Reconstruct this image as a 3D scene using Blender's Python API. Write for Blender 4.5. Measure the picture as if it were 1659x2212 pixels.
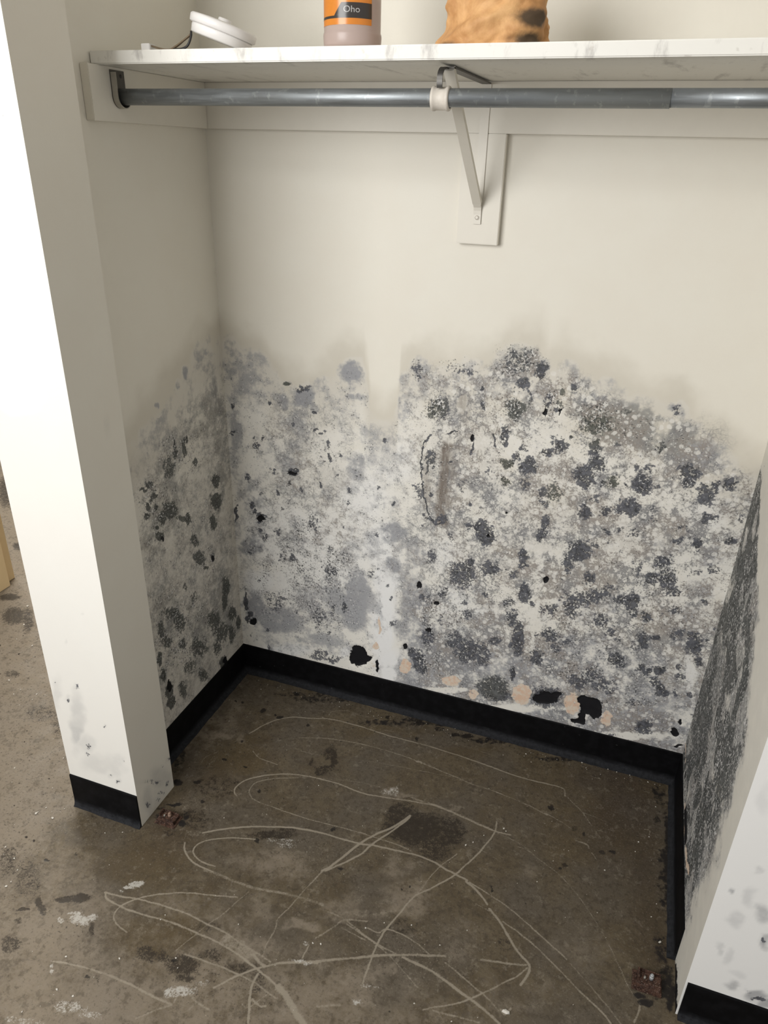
import bpy, bmesh, math, random
import numpy as np
from mathutils import Vector, Matrix

for o in list(bpy.data.objects):
    bpy.data.objects.remove(o)
SC = bpy.context.scene
COL = SC.collection

# ------------------------------------------------------------------ camera, light, exposure
W, D, T = 1.296, 0.623, 0.134          # closet width, depth, thickness of the front wall
XA, XB = -0.128, 0.067                 # front wall stub, left and right edge
cam_d = bpy.data.cameras.new('camera')
cam = bpy.data.objects.new('camera', cam_d)
COL.objects.link(cam)
yaw, pitch, roll = 0.33336, -0.45531, 0.02701
fwd = Vector((-math.sin(yaw)*math.cos(pitch), math.cos(yaw)*math.cos(pitch), math.sin(pitch)))
rt = Vector((math.cos(yaw), math.sin(yaw), 0))
up = rt.cross(fwd)
r2 = rt*math.cos(roll) + up*math.sin(roll)
u2 = -rt*math.sin(roll) + up*math.cos(roll)
M = Matrix((r2, u2, -fwd)).transposed().to_4x4()
M.translation = (1.01554, -1.62228, 1.48551)
cam.matrix_world = M
cam_d.sensor_fit = 'VERTICAL'
cam_d.sensor_height = 24.0
cam_d.lens = 1576.7/2212*24.0
cam_d.clip_start = 0.02
SC.camera = cam

world = bpy.data.worlds.new('world')
SC.world = world
world.use_nodes = True
bg = world.node_tree.nodes['Background']
bg.inputs[0].default_value = (0.97, 0.97, 0.97, 1)
bg.inputs[1].default_value = 0.52

win_d = bpy.data.lights.new('window_daylight', 'AREA')     # daylight from the room's window, behind the camera to the left
win_d.shape = 'RECTANGLE'
win_d.size, win_d.size_y = 1.3, 1.2
win_d.energy = 54
win_d.color = (1.0, 0.99, 0.97)
win = bpy.data.objects.new('window_daylight', win_d)
COL.objects.link(win)
win.location = (-0.28, -2.5, 1.85)
win.rotation_euler = (Vector((0.75, 0.0, 0.75)) - Vector(win.location)).to_track_quat('-Z', 'Y').to_euler()

pas_d = bpy.data.lights.new('passage_fill', 'AREA')    # added fill light, no source seen; brightens the left and front floor
pas_d.shape = 'RECTANGLE'
pas_d.size, pas_d.size_y = 1.2, 1.2
pas_d.energy = 60
pas_d.color = (1.0, 0.95, 0.86)
pas = bpy.data.objects.new('passage_fill', pas_d)
COL.objects.link(pas)
pas.location = (-1.7, 1.0, 2.0)
pas.rotation_euler = (Vector((-0.2, -0.8, 0.0)) - Vector(pas.location)).to_track_quat('-Z', 'Y').to_euler()

vs = SC.view_settings
vs.view_transform = 'Standard'
vs.look = 'None'
vs.exposure = 0.0
vs.gamma = 1.0
vs.use_curve_mapping = False

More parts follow.
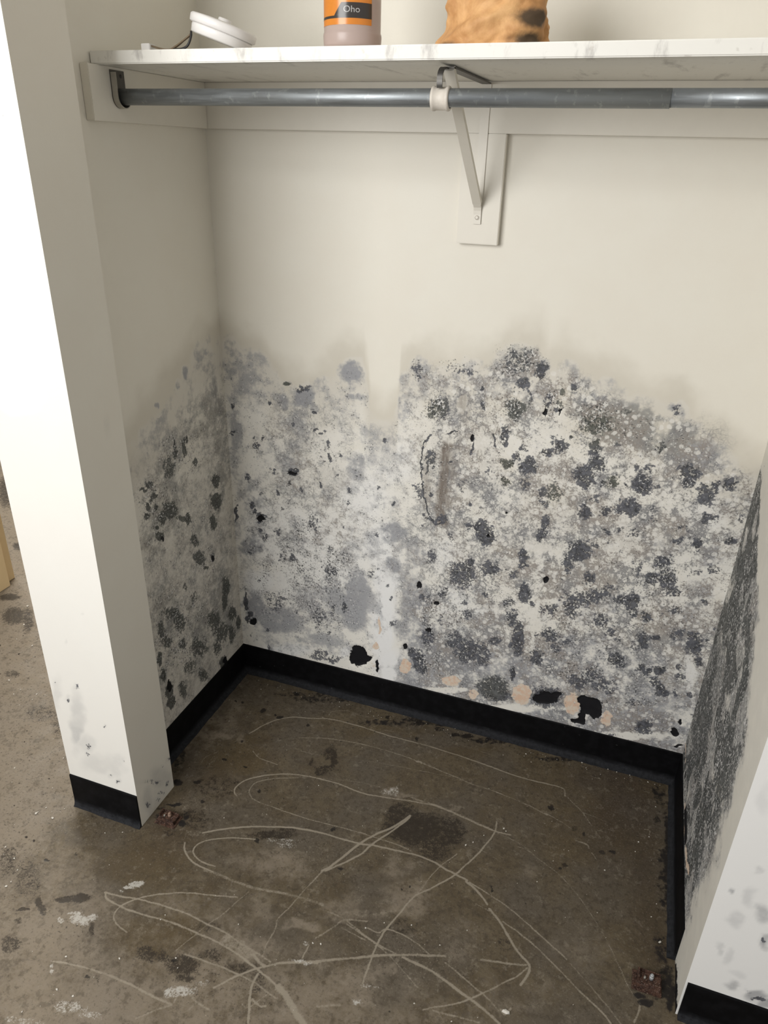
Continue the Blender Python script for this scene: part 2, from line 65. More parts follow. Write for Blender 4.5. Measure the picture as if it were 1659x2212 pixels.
# ------------------------------------------------------------------ what grows and lies where, in metres on each surface
# blob: centre u, v, inverse 2x2 of its ellipse, strength
BACK = {
 "film": [[0.0271,1.0038,30.7,-2.4,1.5,-13.8,0.55],[0.086,0.9803,16.6,-1.0,2.1,-18.4,0.5],[0.0478,0.9142,24.3,-1.7,2.0,-16.0,0.5],[0.2285,0.9296,27.6,-0.7,3.7,-29.4,0.95],[0.3635,1.0028,29.4,0.2,3.1,-26.3,0.95],[0.3712,0.9477,31.3,0.2,7.2,-56.4,0.65],[0.2866,0.9621,36.1,-0.5,4.7,-38.3,0.45],[0.1753,0.9031,50.4,-2.0,4.8,-36.7,0.7],[0.0291,0.809,39.3,-2.9,1.8,-12.7,0.6],[0.1756,0.7386,18.2,-0.7,4.8,-30.0,0.55],[0.3752,0.7579,31.1,0.3,3.6,-22.1,0.65],[0.0496,0.6277,21.4,-1.4,2.5,-14.1,0.5],[0.0852,0.6156,31.4,-1.8,6.4,-35.1,0.55],[0.0539,0.4622,15.8,-1.0,4.9,-23.4,0.75],[0.0,0.4937,41.1,-3.1,3.3,-16.5,0.6],[0.1348,0.4382,22.5,-1.0,6.4,-29.7,0.55],[0.2045,0.5637,23.6,-0.7,5.4,-27.8,0.45],[0.0454,0.2501,19.9,-1.2,3.5,-14.3,0.95],[0.1251,0.2201,10.4,-0.5,3.8,-14.9,0.75],[0.2783,0.3234,8.6,-0.1,3.1,-12.6,0.65],[0.3786,0.3479,17.8,0.1,1.8,-7.6,0.85],[0.3362,0.4296,17.9,-0.0,3.8,-16.6,0.5],[0.2614,0.1805,10.2,-0.2,7.3,-27.0,0.6],[0.0806,0.1142,28.4,-1.5,8.7,-31.7,0.5],[0.3637,0.4949,24.3,0.1,4.9,-22.9,0.5],[0.4818,0.5903,24.2,0.8,4.8,-24.1,0.75],[0.4847,0.4979,37.9,1.2,6.3,-29.0,0.85],[0.4436,0.5547,16.8,0.4,3.2,-15.8,0.55],[0.4153,0.6593,25.7,0.4,4.3,-23.2,0.5],[0.4666,0.6688,35.6,1.0,4.6,-25.0,0.5],[0.2824,0.6348,18.4,-0.2,2.2,-12.1,0.35],[0.2585,0.8168,15.2,-0.3,2.3,-15.7,0.3],[0.4367,0.8556,13.5,0.3,3.0,-20.4,0.35],[0.4949,0.9297,42.1,1.6,3.3,-24.4,0.7],[0.5282,0.9745,34.5,1.6,2.7,-21.9,0.5],[0.206,0.8345,18.8,-0.6,2.3,-15.7,0.4],[0.1212,0.7567,18.0,-0.9,2.9,-18.8,0.45],[0.5363,0.5177,19.3,0.8,2.2,-10.1,0.6],[0.5551,0.3908,18.9,0.9,2.0,-8.3,0.75],[0.5324,0.2932,24.4,1.0,2.8,-10.6,0.7],[0.6041,0.2174,18.4,1.0,4.4,-15.5,0.6],[0.5316,1.0256,33.6,1.6,2.7,-23.7,0.6],[0.6165,1.0189,18.0,1.2,2.7,-22.7,0.5],[0.7047,1.0131,15.4,1.4,2.8,-22.9,0.5],[0.763,1.0682,17.5,1.8,2.4,-21.1,0.6],[0.647,1.0551,30.6,2.3,5.2,-46.4,0.55],[0.5037,1.0055,43.1,1.7,5.3,-44.3,0.4],[0.8008,1.0087,19.1,2.2,2.3,-18.5,0.5],[1.0085,0.9718,10.7,1.8,2.4,-17.0,0.9],[1.0896,0.9513,11.0,2.0,2.5,-17.0,0.85],[1.1632,0.9142,16.3,3.2,3.2,-20.6,0.75],[1.2229,0.8968,24.0,5.1,5.1,-30.8,0.5],[0.9357,0.9939,22.2,3.2,2.8,-20.8,0.7],[1.1068,1.0114,35.7,6.7,7.2,-53.9,0.7],[1.234,0.8439,26.6,5.6,2.6,-15.0,0.4],[0.8721,1.0545,39.8,5.3,2.8,-24.0,0.4],[0.9571,1.0491,34.2,5.2,5.9,-48.4,0.35],[0.6528,0.979,22.5,1.7,2.9,-22.3,0.35],[0.6537,0.8158,14.4,1.1,2.2,-13.7,0.3],[0.754,0.7218,14.5,1.4,2.4,-13.2,0.35],[0.8488,0.8704,15.6,1.9,1.9,-12.4,0.4],[0.985,0.8,13.7,2.1,3.0,-17.0,0.4],[1.1922,0.768,17.1,3.4,2.8,-14.3,0.35],[0.64,0.2905,9.5,0.6,2.5,-9.2,0.644],[0.7381,0.2076,9.5,0.8,3.6,-12.5,0.6900000000000001],[0.7602,0.3973,16.1,1.4,3.4,-13.6,0.5060000000000001],[0.6807,0.4505,13.2,1.0,4.1,-17.3,0.552],[0.998,0.3282,7.7,1.1,2.7,-9.6,0.6900000000000001],[1.1453,0.3407,11.2,1.9,3.3,-11.5,0.644],[0.9989,0.4852,9.8,1.4,4.5,-18.2,0.5980000000000001],[1.1341,0.2023,12.3,2.0,4.1,-12.9,0.5060000000000001],[1.221,0.23,22.2,4.0,4.2,-13.2,0.644],[1.2267,0.4885,23.9,4.6,3.2,-12.4,0.552],[1.2341,0.6073,24.8,5.0,3.1,-13.2,0.5060000000000001],[1.2482,0.6845,25.5,5.3,4.4,-20.7,0.6],[1.2342,0.3946,31.1,6.0,3.3,-11.9,0.46],[0.9518,0.2236,13.6,1.7,4.8,-16.0,0.644],[1.1478,0.6876,16.4,3.0,8.5,-40.9,0.5],[1.0102,0.6335,9.3,1.4,4.2,-19.6,0.35]],
 "dark": [[0.2291,0.9514,38.9,-1.0,12.8,-104.0,0.75],[0.1839,0.9568,76.7,-2.9,25.0,-207.3,0.95],[0.1912,0.7117,60.6,-2.1,17.7,-105.9,1],[0.1803,0.6785,180.0,-6.5,15.7,-91.2,0.8],[0.0621,0.5942,97.6,-6.1,14.2,-77.1,1],[0.0848,0.5579,62.1,-3.5,11.9,-62.3,1],[0.0728,0.5774,170.8,-10.2,21.6,-115.0,0.95],[0.0093,0.5581,222.7,-16.3,6.4,-34.0,1],[0.1822,0.4484,98.0,-3.3,15.8,-73.3,0.9],[0.2025,0.723,91.5,-2.9,30.8,-186.5,0.9],[0.0176,0.2599,157.9,-10.6,5.9,-24.1,1],[0.0309,0.2197,78.6,-5.0,24.9,-98.9,0.95],[0.0405,0.1951,78.5,-4.8,18.8,-73.5,1],[0.0214,0.197,156.2,-10.2,15.0,-58.7,0.95],[0.0212,0.8728,179.0,-13.6,14.8,-111.6,0.8],[0.0143,0.8003,100.5,-7.7,12.2,-84.0,0.6],[0.1325,0.9,186.3,-9.3,20.9,-160.4,0.9],[0.2561,0.8916,128.8,-2.6,36.4,-270.5,0.8],[0.2493,0.8783,384.5,-8.3,15.8,-115.1,0.7],[0.2643,0.8492,191.9,-3.4,28.5,-199.0,0.8],[0.272,0.8378,95.9,-1.5,28.8,-198.2,0.6],[0.2977,0.8099,192.1,-1.9,9.9,-65.4,0.7],[0.2999,0.7717,190.6,-1.8,10.2,-64.3,0.8],[0.2723,0.6904,247.3,-3.8,18.4,-105.8,0.8],[0.2172,0.6644,241.9,-6.7,14.3,-80.9,0.6],[0.2539,0.5733,51.4,-1.0,6.8,-35.1,0.55],[0.301,0.4292,44.2,-0.4,12.4,-55.2,0.7],[0.1281,0.2868,21.8,-1.0,6.0,-24.6,0.45],[0.2629,0.2716,33.8,-0.5,7.8,-30.9,0.5],[0.3072,0.2988,172.2,-1.2,7.8,-31.4,0.6],[0.3433,0.3236,116.6,0.1,11.2,-45.4,0.9],[0.2074,0.4158,68.6,-2.0,14.6,-65.3,0.5],[0.5759,0.9463,39.5,2.3,5.2,-39.5,0.7],[0.6012,0.9439,109.6,6.9,4.5,-33.5,0.75],[0.5634,0.9214,71.7,3.9,11.7,-85.7,0.7],[0.5256,1.0305,62.4,2.9,4.7,-40.9,0.55],[0.6202,1.0467,37.8,2.6,8.7,-76.7,0.5],[0.6588,1.0435,61.2,4.9,15.1,-132.0,0.5],[0.6907,0.9615,181.6,15.5,11.8,-88.9,0.85],[0.6837,1.0051,229.2,19.4,22.4,-181.8,0.9],[0.8174,1.0617,69.8,8.3,4.8,-41.5,0.85],[0.7619,1.0785,32.1,3.4,4.0,-36.8,0.55],[0.7808,1.0288,53.1,5.8,8.1,-66.7,0.75],[0.756,1.014,157.1,16.1,11.4,-92.3,0.7],[0.7653,0.9658,51.8,5.4,5.5,-40.9,0.8],[0.7836,0.9738,94.1,10.2,12.0,-90.7,0.7],[0.7479,0.9012,75.9,7.4,4.9,-33.4,0.8],[0.7722,0.9811,52.2,5.5,19.8,-151.5,0.7],[0.7969,0.9974,190.4,21.4,3.9,-30.7,0.5],[0.8772,0.8977,47.6,6.1,6.7,-44.1,0.8],[0.7602,0.8329,59.9,5.9,9.7,-60.0,0.8],[0.8099,0.8327,45.7,5.1,6.6,-40.3,0.85],[0.7942,0.8759,76.6,8.3,16.6,-107.9,0.7],[0.7591,0.787,63.3,6.2,14.0,-82.1,0.75],[0.8094,0.7872,75.2,8.2,9.5,-55.1,0.6],[0.879,0.774,48.4,6.1,7.0,-39.4,0.62],[0.7136,0.6525,38.3,3.2,9.4,-47.8,0.8],[0.8678,0.6956,99.7,12.0,8.6,-44.2,0.75],[0.8608,0.6599,63.3,7.5,9.8,-48.8,0.75],[0.8934,1.0309,110.6,15.2,11.7,-95.0,0.85],[0.8649,1.0168,122.6,15.9,9.8,-78.2,0.6],[0.8344,0.9892,107.0,13.0,6.0,-46.0,0.7],[0.8606,0.9861,80.9,10.3,7.6,-57.7,0.6],[0.9001,0.9213,241.6,32.6,33.0,-224.1,1],[0.8713,0.9024,52.8,6.7,6.0,-40.2,0.6],[0.951,0.9583,24.9,3.7,5.2,-36.8,0.65],[0.954,0.9037,65.3,9.6,5.3,-34.4,0.72],[0.9652,0.8626,48.6,7.2,7.9,-48.7,0.85],[0.9413,0.8275,38.2,5.4,5.2,-30.6,0.8],[1.005,0.8244,60.9,9.6,11.4,-66.5,0.75],[1.0696,0.8321,40.0,6.9,6.0,-35.0,0.82],[1.0802,0.8679,72.5,12.8,10.5,-63.8,0.6],[1.0541,0.7677,42.4,7.0,6.6,-35.2,0.8],[0.9572,0.7375,49.2,7.0,8.2,-43.2,0.8],[1.0031,0.7498,63.6,9.8,13.0,-69.2,0.7],[1.0325,0.7613,64.4,10.4,11.2,-59.9,0.65],[1.1589,0.8731,38.7,7.6,6.0,-36.2,0.8],[1.2011,0.8292,47.6,9.7,6.1,-34.2,0.75],[1.1649,0.8475,74.2,14.5,12.9,-74.5,0.8],[1.2448,0.8591,63.2,13.6,13.1,-75.8,0.75],[1.2173,0.8565,132.8,27.7,15.6,-90.4,0.6],[1.2842,0.7857,106.5,23.5,16.9,-87.8,0.6],[1.2086,0.7099,84.4,16.8,14.4,-69.5,0.8],[1.1651,0.7033,55.3,10.5,21.3,-103.4,0.6],[1.2781,0.7266,80.3,17.3,21.9,-106.2,0.8],[0.9537,0.6317,30.2,4.2,6.3,-29.9,0.82],[0.9382,0.5985,59.7,8.0,6.7,-30.6,0.65],[1.0943,0.9251,94.3,17.2,14.1,-92.3,0.65],[0.9977,0.9159,83.2,13.2,17.2,-113.3,0.5],[1.1068,1.0114,76.5,14.5,10.8,-80.9,0.55],[1.0051,0.9926,56.9,9.3,15.9,-118.2,0.5],[1.1038,0.7628,99.1,17.6,8.9,-47.1,0.4],[0.7273,0.6303,38.3,3.3,6.4,-31.6,0.85],[0.8248,0.5937,71.8,7.8,11.5,-53.8,0.8],[0.7453,0.5358,34.5,3.1,9.0,-40.3,0.8],[0.6766,0.5064,26.8,2.0,5.4,-23.7,0.8],[0.6929,0.5352,101.8,7.9,11.4,-51.6,0.95],[0.8413,0.4858,60.2,6.6,7.1,-29.8,0.8],[0.8075,0.536,60.3,6.2,13.8,-60.9,0.55],[0.9842,0.509,19.7,2.8,8.8,-36.7,0.7],[1.0147,0.5298,30.0,4.5,14.7,-62.1,0.7],[1.098,0.5231,51.3,8.6,8.3,-34.0,0.9],[1.0708,0.5232,41.6,6.7,18.1,-74.7,0.7],[0.9637,0.4766,48.5,6.6,6.8,-27.8,0.7],[1.0447,0.5502,45.7,7.1,17.7,-75.5,0.5],[1.1628,0.6061,48.3,8.9,8.2,-35.7,0.75],[1.1456,0.6439,44.2,8.0,14.6,-66.7,0.7],[1.185,0.5703,53.6,10.1,23.0,-96.8,0.6],[1.2602,0.6506,56.3,11.7,13.0,-58.1,0.6],[1.2197,0.6291,49.6,9.8,18.1,-80.1,0.6],[0.8396,0.3441,62.5,6.6,4.1,-15.2,0.85],[0.8355,0.2281,131.6,13.5,11.6,-39.8,1],[0.6728,0.2916,29.4,2.0,8.7,-32.3,0.7],[0.7071,0.2698,21.9,1.7,5.9,-21.4,0.75],[0.746,0.2697,38.8,3.3,6.9,-24.7,0.7],[0.5939,0.2812,46.5,2.5,8.5,-31.9,0.7],[0.7797,0.3204,44.1,4.1,17.8,-66.0,0.7],[0.9205,0.3775,38.2,4.7,11.4,-42.9,0.7],[0.8937,0.2988,45.4,5.3,10.3,-36.7,0.8],[1.143,0.4185,60.8,10.5,10.7,-39.7,0.8],[1.167,0.4374,76.9,13.7,38.6,-144.6,1],[1.0879,0.3462,48.8,7.7,13.0,-45.8,0.75],[1.1948,0.3435,56.8,10.3,16.8,-57.7,0.9],[1.1506,0.3423,74.6,12.8,19.8,-68.9,0.75],[1.2567,0.4424,43.3,8.6,7.1,-26.1,0.75],[1.0288,0.2772,32.6,4.7,9.7,-33.1,0.7],[1.0091,0.2485,27.9,3.9,9.8,-32.6,0.65],[1.1871,0.3062,59.8,10.6,16.9,-56.7,0.75],[1.2124,0.2769,64.1,11.7,25.8,-84.0,0.8],[0.7875,0.166,21.3,1.9,7.2,-23.7,0.82],[0.809,0.1449,27.4,2.6,13.5,-43.7,0.9],[0.9327,0.1783,22.3,2.7,8.8,-28.5,0.9],[1.1882,0.1574,39.2,6.8,11.7,-35.2,0.85],[1.0669,0.2582,28.4,4.3,14.2,-47.0,0.6],[1.1994,0.5215,68.2,12.9,15.7,-63.0,0.6],[1.2115,0.4575,47.1,8.9,13.9,-52.4,0.6],[0.5494,0.215,80.5,3.5,14.3,-51.5,0.9],[0.571,0.1951,55.8,2.6,6.7,-23.6,0.9],[0.5863,0.1634,90.5,4.5,17.7,-60.6,0.8],[0.2606,0.1293,36.5,-0.6,10.9,-38.9,0.6],[0.306,0.125,36.9,-0.3,16.5,-58.4,0.6],[0.5933,0.415,127.9,7.0,27.1,-112.8,0.6],[1.1427,0.2205,72.1,11.9,25.6,-81.3,0.6],[1.1148,0.1006,59.4,9.3,26.1,-76.8,0.5],[0.0883,0.1076,156.3,-7.9,15.7,-57.0,0.6],[0.7216,0.8002,97.6,8.7,15.3,-91.4,0.45],[0.5713,0.4097,108.8,5.4,18.0,-74.9,0.67],[0.7408,0.4619,115.9,10.1,18.6,-77.9,0.69],[0.5806,0.3305,107.1,5.4,18.6,-72.4,0.48],[0.8187,0.4034,54.6,5.6,8.3,-32.8,0.7],[0.8193,0.6018,143.6,15.4,40.1,-188.8,0.58],[1.2119,0.5651,138.8,26.9,46.5,-193.6,0.52],[1.0737,0.7126,80.6,13.6,18.2,-91.3,0.56],[0.7865,0.5436,140.0,13.8,32.7,-146.4,0.69],[0.5702,0.8171,56.0,3.0,6.1,-38.8,0.59],[1.0827,0.4079,148.5,23.7,23.7,-88.4,0.48],[0.86,0.7511,60.6,7.3,10.6,-58.3,0.48],[0.9127,0.4598,57.1,7.1,11.0,-44.5,0.72],[0.6165,0.8134,142.0,9.2,26.3,-163.5,0.61],[1.1528,0.8599,173.1,33.5,30.5,-179.6,0.43],[0.8092,0.829,130.3,14.4,17.3,-105.5,0.74],[0.5592,0.6288,133.1,6.6,20.8,-106.2,0.56],[1.2733,0.5243,196.1,40.3,48.3,-190.8,0.48],[0.8766,0.8024,103.0,13.0,14.4,-84.0,0.47],[0.9893,0.657,102.7,15.1,23.5,-113.0,0.68],[0.8302,0.6806,176.5,19.7,30.8,-157.2,0.49],[1.1851,0.8709,211.0,42.5,50.9,-302.5,0.48],[1.0362,0.8206,196.9,32.3,30.1,-173.1,0.61],[0.7797,0.8585,75.9,7.9,13.4,-85.4,0.75],[1.0258,0.7837,161.7,25.9,30.8,-169.6,0.56],[0.581,0.5232,130.7,6.9,22.1,-101.4,0.56],[0.7123,0.7356,172.3,14.8,35.8,-199.0,0.5],[0.7082,0.7019,121.8,10.3,29.2,-156.6,0.44],[1.2553,0.5627,82.1,16.7,17.2,-70.6,0.72],[1.0989,0.3347,58.6,9.4,21.7,-76.0,0.55],[0.6795,0.6458,92.6,7.1,13.6,-69.0,0.63],[1.1754,0.5719,64.1,11.9,9.6,-40.7,0.68],[0.8207,0.5995,95.7,10.3,26.8,-125.8,0.74],[1.2924,0.491,195.5,40.7,39.5,-150.4,0.62],[1.1102,0.7498,198.0,35.3,27.1,-140.3,0.65],[0.9221,0.5579,97.8,12.6,14.1,-62.3,0.49],[1.2046,0.2894,74.8,13.5,25.6,-84.4,0.73],[0.6955,0.3883,65.5,5.0,11.3,-45.0,0.58],[0.9236,0.8867,192.9,26.9,22.9,-147.2,0.46],[0.9697,0.7325,156.3,22.7,39.1,-205.0,0.45],[1.2754,0.2875,131.1,25.7,23.3,-75.4,0.69],[0.6274,0.429,86.4,5.4,23.4,-97.6,0.74],[0.8929,0.3062,90.9,10.6,30.9,-110.4,0.46],[1.0872,0.2477,71.3,11.1,11.8,-38.6,0.56],[1.095,0.6176,63.2,10.7,8.7,-39.2,0.48],[0.9242,0.2786,136.8,16.7,37.7,-131.2,0.47],[1.0775,0.7024,137.9,23.3,27.6,-136.4,0.74],[0.5436,0.7207,54.2,2.5,10.5,-59.6,0.6],[0.9648,0.3646,94.3,12.5,20.6,-76.1,0.59],[0.8657,0.6851,149.0,17.9,22.2,-113.0,0.75],[1.0644,0.4241,74.2,11.6,11.7,-44.4,0.6],[1.2759,0.3938,78.8,15.8,20.3,-71.5,0.71],[1.168,0.503,104.5,19.0,23.5,-93.4,0.5],[0.8254,0.5671,71.3,7.7,18.2,-82.6,0.69],[0.8623,0.4572,120.3,13.6,21.7,-88.5,0.71],[0.6265,0.3377,126.9,7.7,33.8,-131.2,0.54],[1.0296,0.5414,181.6,27.7,29.5,-125.0,0.69],[1.2138,0.8459,88.1,18.2,9.3,-52.9,0.64],[1.3209,0.2289,152.8,31.0,30.9,-94.7,0.64],[1.1401,0.4919,61.9,10.8,14.4,-57.0,0.73],[0.8909,0.4459,94.1,11.2,17.6,-70.6,0.52],[0.7319,0.6326,56.3,5.0,10.2,-50.6,0.57],[1.1644,0.5861,137.4,25.3,30.2,-129.8,0.56],[0.5515,0.7105,67.7,3.3,11.5,-64.3,0.61],[1.1656,0.6631,109.3,20.5,17.4,-81.0,0.47],[1.3517,0.298,78.6,16.7,14.3,-45.8,0.72],[1.1292,0.5959,63.5,11.2,8.9,-39.0,0.71],[1.1022,0.8332,168.6,30.4,38.2,-219.8,0.46],[0.5875,0.5443,65.8,3.6,11.0,-51.2,0.6],[1.2315,0.779,86.9,18.1,16.6,-86.8,0.67],[0.6111,0.6536,54.5,3.3,12.2,-63.0,0.71],[1.1251,0.3939,60.0,10.1,13.8,-50.4,0.46],[1.0502,0.8696,143.4,24.3,18.2,-111.3,0.66],[0.9898,0.5481,149.6,21.5,34.8,-149.9,0.52],[0.9441,0.6373,151.0,20.6,20.5,-97.4,0.5],[0.8875,0.3731,92.3,10.8,22.6,-85.3,0.55],[0.8515,0.8743,62.5,7.6,15.0,-96.6,0.74],[0.6609,0.7503,70.9,5.3,9.3,-53.1,0.5],[0.9879,0.5689,60.2,8.7,11.5,-50.5,0.71],[0.9403,0.3432,55.9,7.1,9.3,-33.8,0.55],[1.2424,0.3401,76.8,14.7,22.7,-77.2,0.58],[1.2091,0.7076,67.5,13.5,9.1,-43.9,0.56],[1.1641,0.3287,149.3,26.0,40.0,-137.2,0.7],[1.0449,0.7106,106.3,17.2,16.3,-81.8,0.53],[1.2423,0.2891,129.8,24.5,23.1,-75.3,0.64],[1.1061,0.4942,76.6,12.8,15.4,-61.6,0.74],[1.2007,0.8313,209.6,42.6,31.7,-178.0,0.6],[0.9948,0.7422,158.1,23.9,22.4,-118.1,0.53],[0.9851,0.8199,138.1,21.0,29.6,-171.9,0.74],[1.1808,0.5873,193.5,36.3,60.7,-260.1,0.49],[1.295,0.2325,182.0,36.0,42.9,-132.5,0.47],[1.17,0.3334,128.4,22.5,22.2,-76.4,0.63],[0.8499,0.7713,101.2,12.0,12.2,-68.7,0.67],[1.1755,0.7425,67.4,13.0,13.9,-70.5,0.49],[1.0738,0.7054,160.8,27.1,41.2,-204.7,0.71],[1.216,0.7656,114.7,23.4,13.9,-71.7,0.73],[0.9085,0.318,137.5,16.5,37.1,-133.4,0.59],[0.5681,0.6506,115.0,5.9,18.0,-94.0,0.63],[1.0119,0.6991,157.1,24.2,23.1,-115.8,0.65],[1.2147,0.7816,172.9,35.3,20.6,-108.5,0.58],[0.6401,0.6032,90.5,6.1,15.1,-74.1,0.49],[0.6337,0.4523,156.7,10.0,54.1,-230.3,0.74],[0.8029,0.4512,55.0,5.5,15.5,-63.8,0.67],[1.2634,0.4194,158.1,31.4,28.7,-103.3,0.51],[1.035,0.4543,59.2,8.9,8.8,-34.3,0.62],[0.6793,0.7093,169.3,13.2,20.6,-111.9,0.65],[1.2599,0.4528,63.7,12.7,11.6,-43.2,0.58],[1.236,0.3683,103.0,19.6,22.5,-78.2,0.6],[0.966,0.6534,61.1,8.7,11.7,-56.3,0.43],[1.1949,0.8269,149.2,30.1,31.7,-177.4,0.5],[0.9716,0.7775,79.2,11.7,10.9,-60.0,0.55],[0.9377,0.8304,159.0,22.4,28.9,-171.8,0.53],[1.2386,0.8134,211.3,44.6,54.3,-295.2,0.52],[1.0648,0.7035,80.1,13.3,13.7,-68.1,0.43],[0.8234,0.3217,89.4,9.1,25.8,-94.7,0.75],[1.0191,0.6732,187.7,29.0,33.0,-160.1,0.46],[1.1058,0.6402,191.5,33.1,43.2,-198.8,0.62],[0.5797,0.7952,139.6,7.8,16.4,-100.8,0.59],[0.7121,0.3866,65.8,5.2,17.1,-67.6,0.43],[1.0528,0.6552,157.4,25.4,24.1,-113.7,0.47],[0.5757,0.7149,117.1,6.4,23.2,-129.3,0.66],[0.967,0.646,61.0,8.7,12.7,-60.4,0.64],[1.2163,0.7784,148.1,30.3,16.6,-86.6,0.43],[0.6855,0.4197,131.6,9.8,27.8,-114.0,0.69],[0.623,0.352,127.2,7.6,21.0,-82.5,0.47],[1.1134,0.5027,184.7,31.3,37.0,-148.5,0.53],[1.2844,0.4553,193.0,39.5,33.2,-123.0,0.62],[0.9579,0.7254,186.5,26.5,39.1,-204.0,0.71],[0.1569,0.4384,136.0,-5.4,28.4,-131.1,0.63],[0.0671,0.7656,88.7,-5.6,22.9,-149.7,0.5],[0.3143,0.2685,137.2,-0.7,52.8,-206.5,0.53],[0.0638,0.5743,226.9,-13.9,43.2,-229.4,0.65],[0.4816,0.3836,184.3,5.6,31.9,-132.1,0.62],[0.0774,0.7964,238.7,-14.7,28.1,-190.0,0.56],[0.2838,0.8445,154.3,-2.0,19.2,-132.7,0.59],[0.2726,0.5281,238.7,-3.5,70.4,-344.6,0.53],[0.1037,0.7937,144.3,-8.0,22.7,-152.3,0.6],[0.084,0.4639,223.2,-12.4,45.9,-219.4,0.4],[0.0527,0.6761,86.6,-5.7,12.2,-71.8,0.58],[0.4721,0.8202,162.8,5.1,24.9,-161.1,0.47],[0.3261,0.7861,96.4,-0.3,10.2,-64.9,0.57],[0.0304,0.4726,165.2,-11.1,45.0,-219.1,0.58],[0.3016,0.5007,89.7,-0.7,12.0,-56.9,0.45],[0.0838,0.1756,126.5,-6.6,25.6,-97.6,0.56],[0.3233,0.7245,189.9,-0.7,31.9,-189.2,0.66],[0.403,0.6999,193.5,2.8,44.3,-251.7,0.43],[0.4819,0.8912,277.1,9.4,58.8,-417.5,0.68],[0.4428,0.4713,185.9,4.2,50.7,-227.9,0.47],[0.4779,0.6722,196.7,6.2,27.7,-150.3,0.68],[0.2352,0.5495,142.3,-3.3,19.7,-99.0,0.43],[0.0697,0.8512,180.8,-11.6,26.8,-194.5,0.62],[0.2918,0.2169,134.9,-1.3,32.0,-121.1,0.66],[0.0934,0.6341,231.7,-12.9,31.5,-177.1,0.57],[0.2579,0.2377,83.9,-1.4,17.5,-67.6,0.43],[0.1028,0.5657,171.8,-9.0,26.3,-137.7,0.43],[0.086,0.7765,89.4,-5.3,11.4,-75.4,0.63],[0.4399,0.7129,157.1,3.6,19.0,-109.0,0.52],[0.4504,0.8466,162.7,4.3,17.3,-116.3,0.69],[0.4216,0.4474,91.9,1.6,12.7,-56.3,0.51],[0.1226,0.2675,162.7,-7.4,25.1,-101.5,0.49],[0.1985,0.85,188.0,-6.3,22.3,-158.0,0.63],[0.137,0.5227,86.0,-3.8,17.0,-84.8,0.56],[0.3444,0.5811,246.7,0.3,35.0,-177.7,0.53],[0.191,0.2649,132.5,-4.1,38.3,-153.0,0.5],[0.0963,0.4981,84.6,-4.5,13.6,-66.9,0.64],[0.4909,0.3043,90.8,2.9,23.5,-91.2,0.55],[0.3881,0.384,239.2,2.5,38.8,-163.7,0.6],[0.1442,0.4508,169.8,-7.2,23.5,-109.7,0.56],[0.4264,0.6193,153.0,3.0,35.1,-182.4,0.4],[0.1426,0.647,141.4,-6.3,18.1,-102.3,0.65],[0.3034,0.7185,251.3,-2.1,31.8,-188.2,0.41],[0.0667,0.3464,162.7,-9.4,48.0,-208.7,0.64],[0.0461,0.4345,164.7,-10.4,46.0,-215.9,0.66],[0.2775,0.7668,252.1,-3.6,40.7,-255.8,0.5],[0.1564,0.6045,175.9,-7.2,26.2,-140.8,0.67],[0.1866,0.4493,229.0,-7.6,47.5,-220.2,0.48],[0.026,0.1431,206.5,-13.2,38.1,-143.8,0.52],[0.1326,0.706,89.3,-4.2,12.2,-73.4,0.51],[0.4736,0.4252,247.5,7.1,39.1,-168.0,0.62],[0.4188,0.4512,91.9,1.6,19.0,-84.5,0.51],[0.3583,0.7912,259.9,1.1,61.5,-391.9,0.54],[0.4352,0.5768,95.0,2.0,20.6,-102.3,0.57],[0.1406,0.4364,135.3,-5.8,23.6,-109.0,0.48],[0.3548,0.69,152.2,0.5,18.8,-106.8,0.61],[0.081,0.5159,169.0,-9.6,22.4,-112.1,0.69],[0.3563,0.6525,188.7,0.7,27.0,-147.0,0.58],[0.1012,0.239,214.5,-10.6,37.8,-150.3,0.41],[0.2684,0.4385,233.9,-3.6,48.9,-220.9,0.65]],
 "black": [[0.5592,0.4436,127.5,6.0,17.7,-75.9,1],[0.6136,0.4007,109.9,6.5,32.9,-134.7,1],[0.5925,0.3074,93.6,5.0,33.9,-129.1,1],[0.4445,0.139,230.7,4.9,10.7,-37.1,1],[1.2647,0.1642,110.7,20.9,24.0,-71.1,1],[1.2713,0.2005,179.1,34.3,30.6,-93.0,1],[1.0368,0.0491,100.3,13.9,68.8,-199.1,1],[0.8892,0.5369,108.3,13.1,24.2,-105.4,0.95],[0.3875,0.1598,34.2,0.3,6.7,-23.8,1],[0.4137,0.1605,57.5,0.9,21.1,-74.7,1],[0.38,0.1844,57.2,0.5,16.6,-60.2,1],[1.0486,0.1814,33.3,4.8,10.6,-33.4,1],[1.031,0.1947,46.1,6.5,15.3,-49.0,1],[1.0625,0.1684,64.1,9.5,10.7,-33.2,1],[1.0335,0.1431,102.6,14.4,10.1,-31.1,1],[1.0204,0.1227,54.2,7.5,40.5,-123.2,1],[0.9309,0.173,28.6,3.5,13.9,-44.7,0.95],[0.9557,0.1933,67.6,8.5,32.5,-105.5,1],[0.0404,0.1933,89.7,-5.5,21.5,-83.9,1],[0.0846,0.5549,75.8,-4.3,18.8,-97.7,1],[0.1912,0.7117,80.8,-2.8,30.9,-185.3,1],[0.5279,0.2332,144.6,5.6,18.9,-69.1,0.9],[0.7712,0.6985,217.5,21.5,37.4,-196.8,0.95],[0.8674,0.974,484.8,62.5,12.4,-91.8,0.8],[0.8344,0.9718,478.9,57.8,8.8,-65.2,0.9],[0.6739,0.881,220.9,17.6,15.8,-106.5,0.9],[1.2806,0.1223,88.0,16.7,73.0,-209.4,1],[0.7331,0.6315,281.5,25.0,51.2,-252.9,1]],
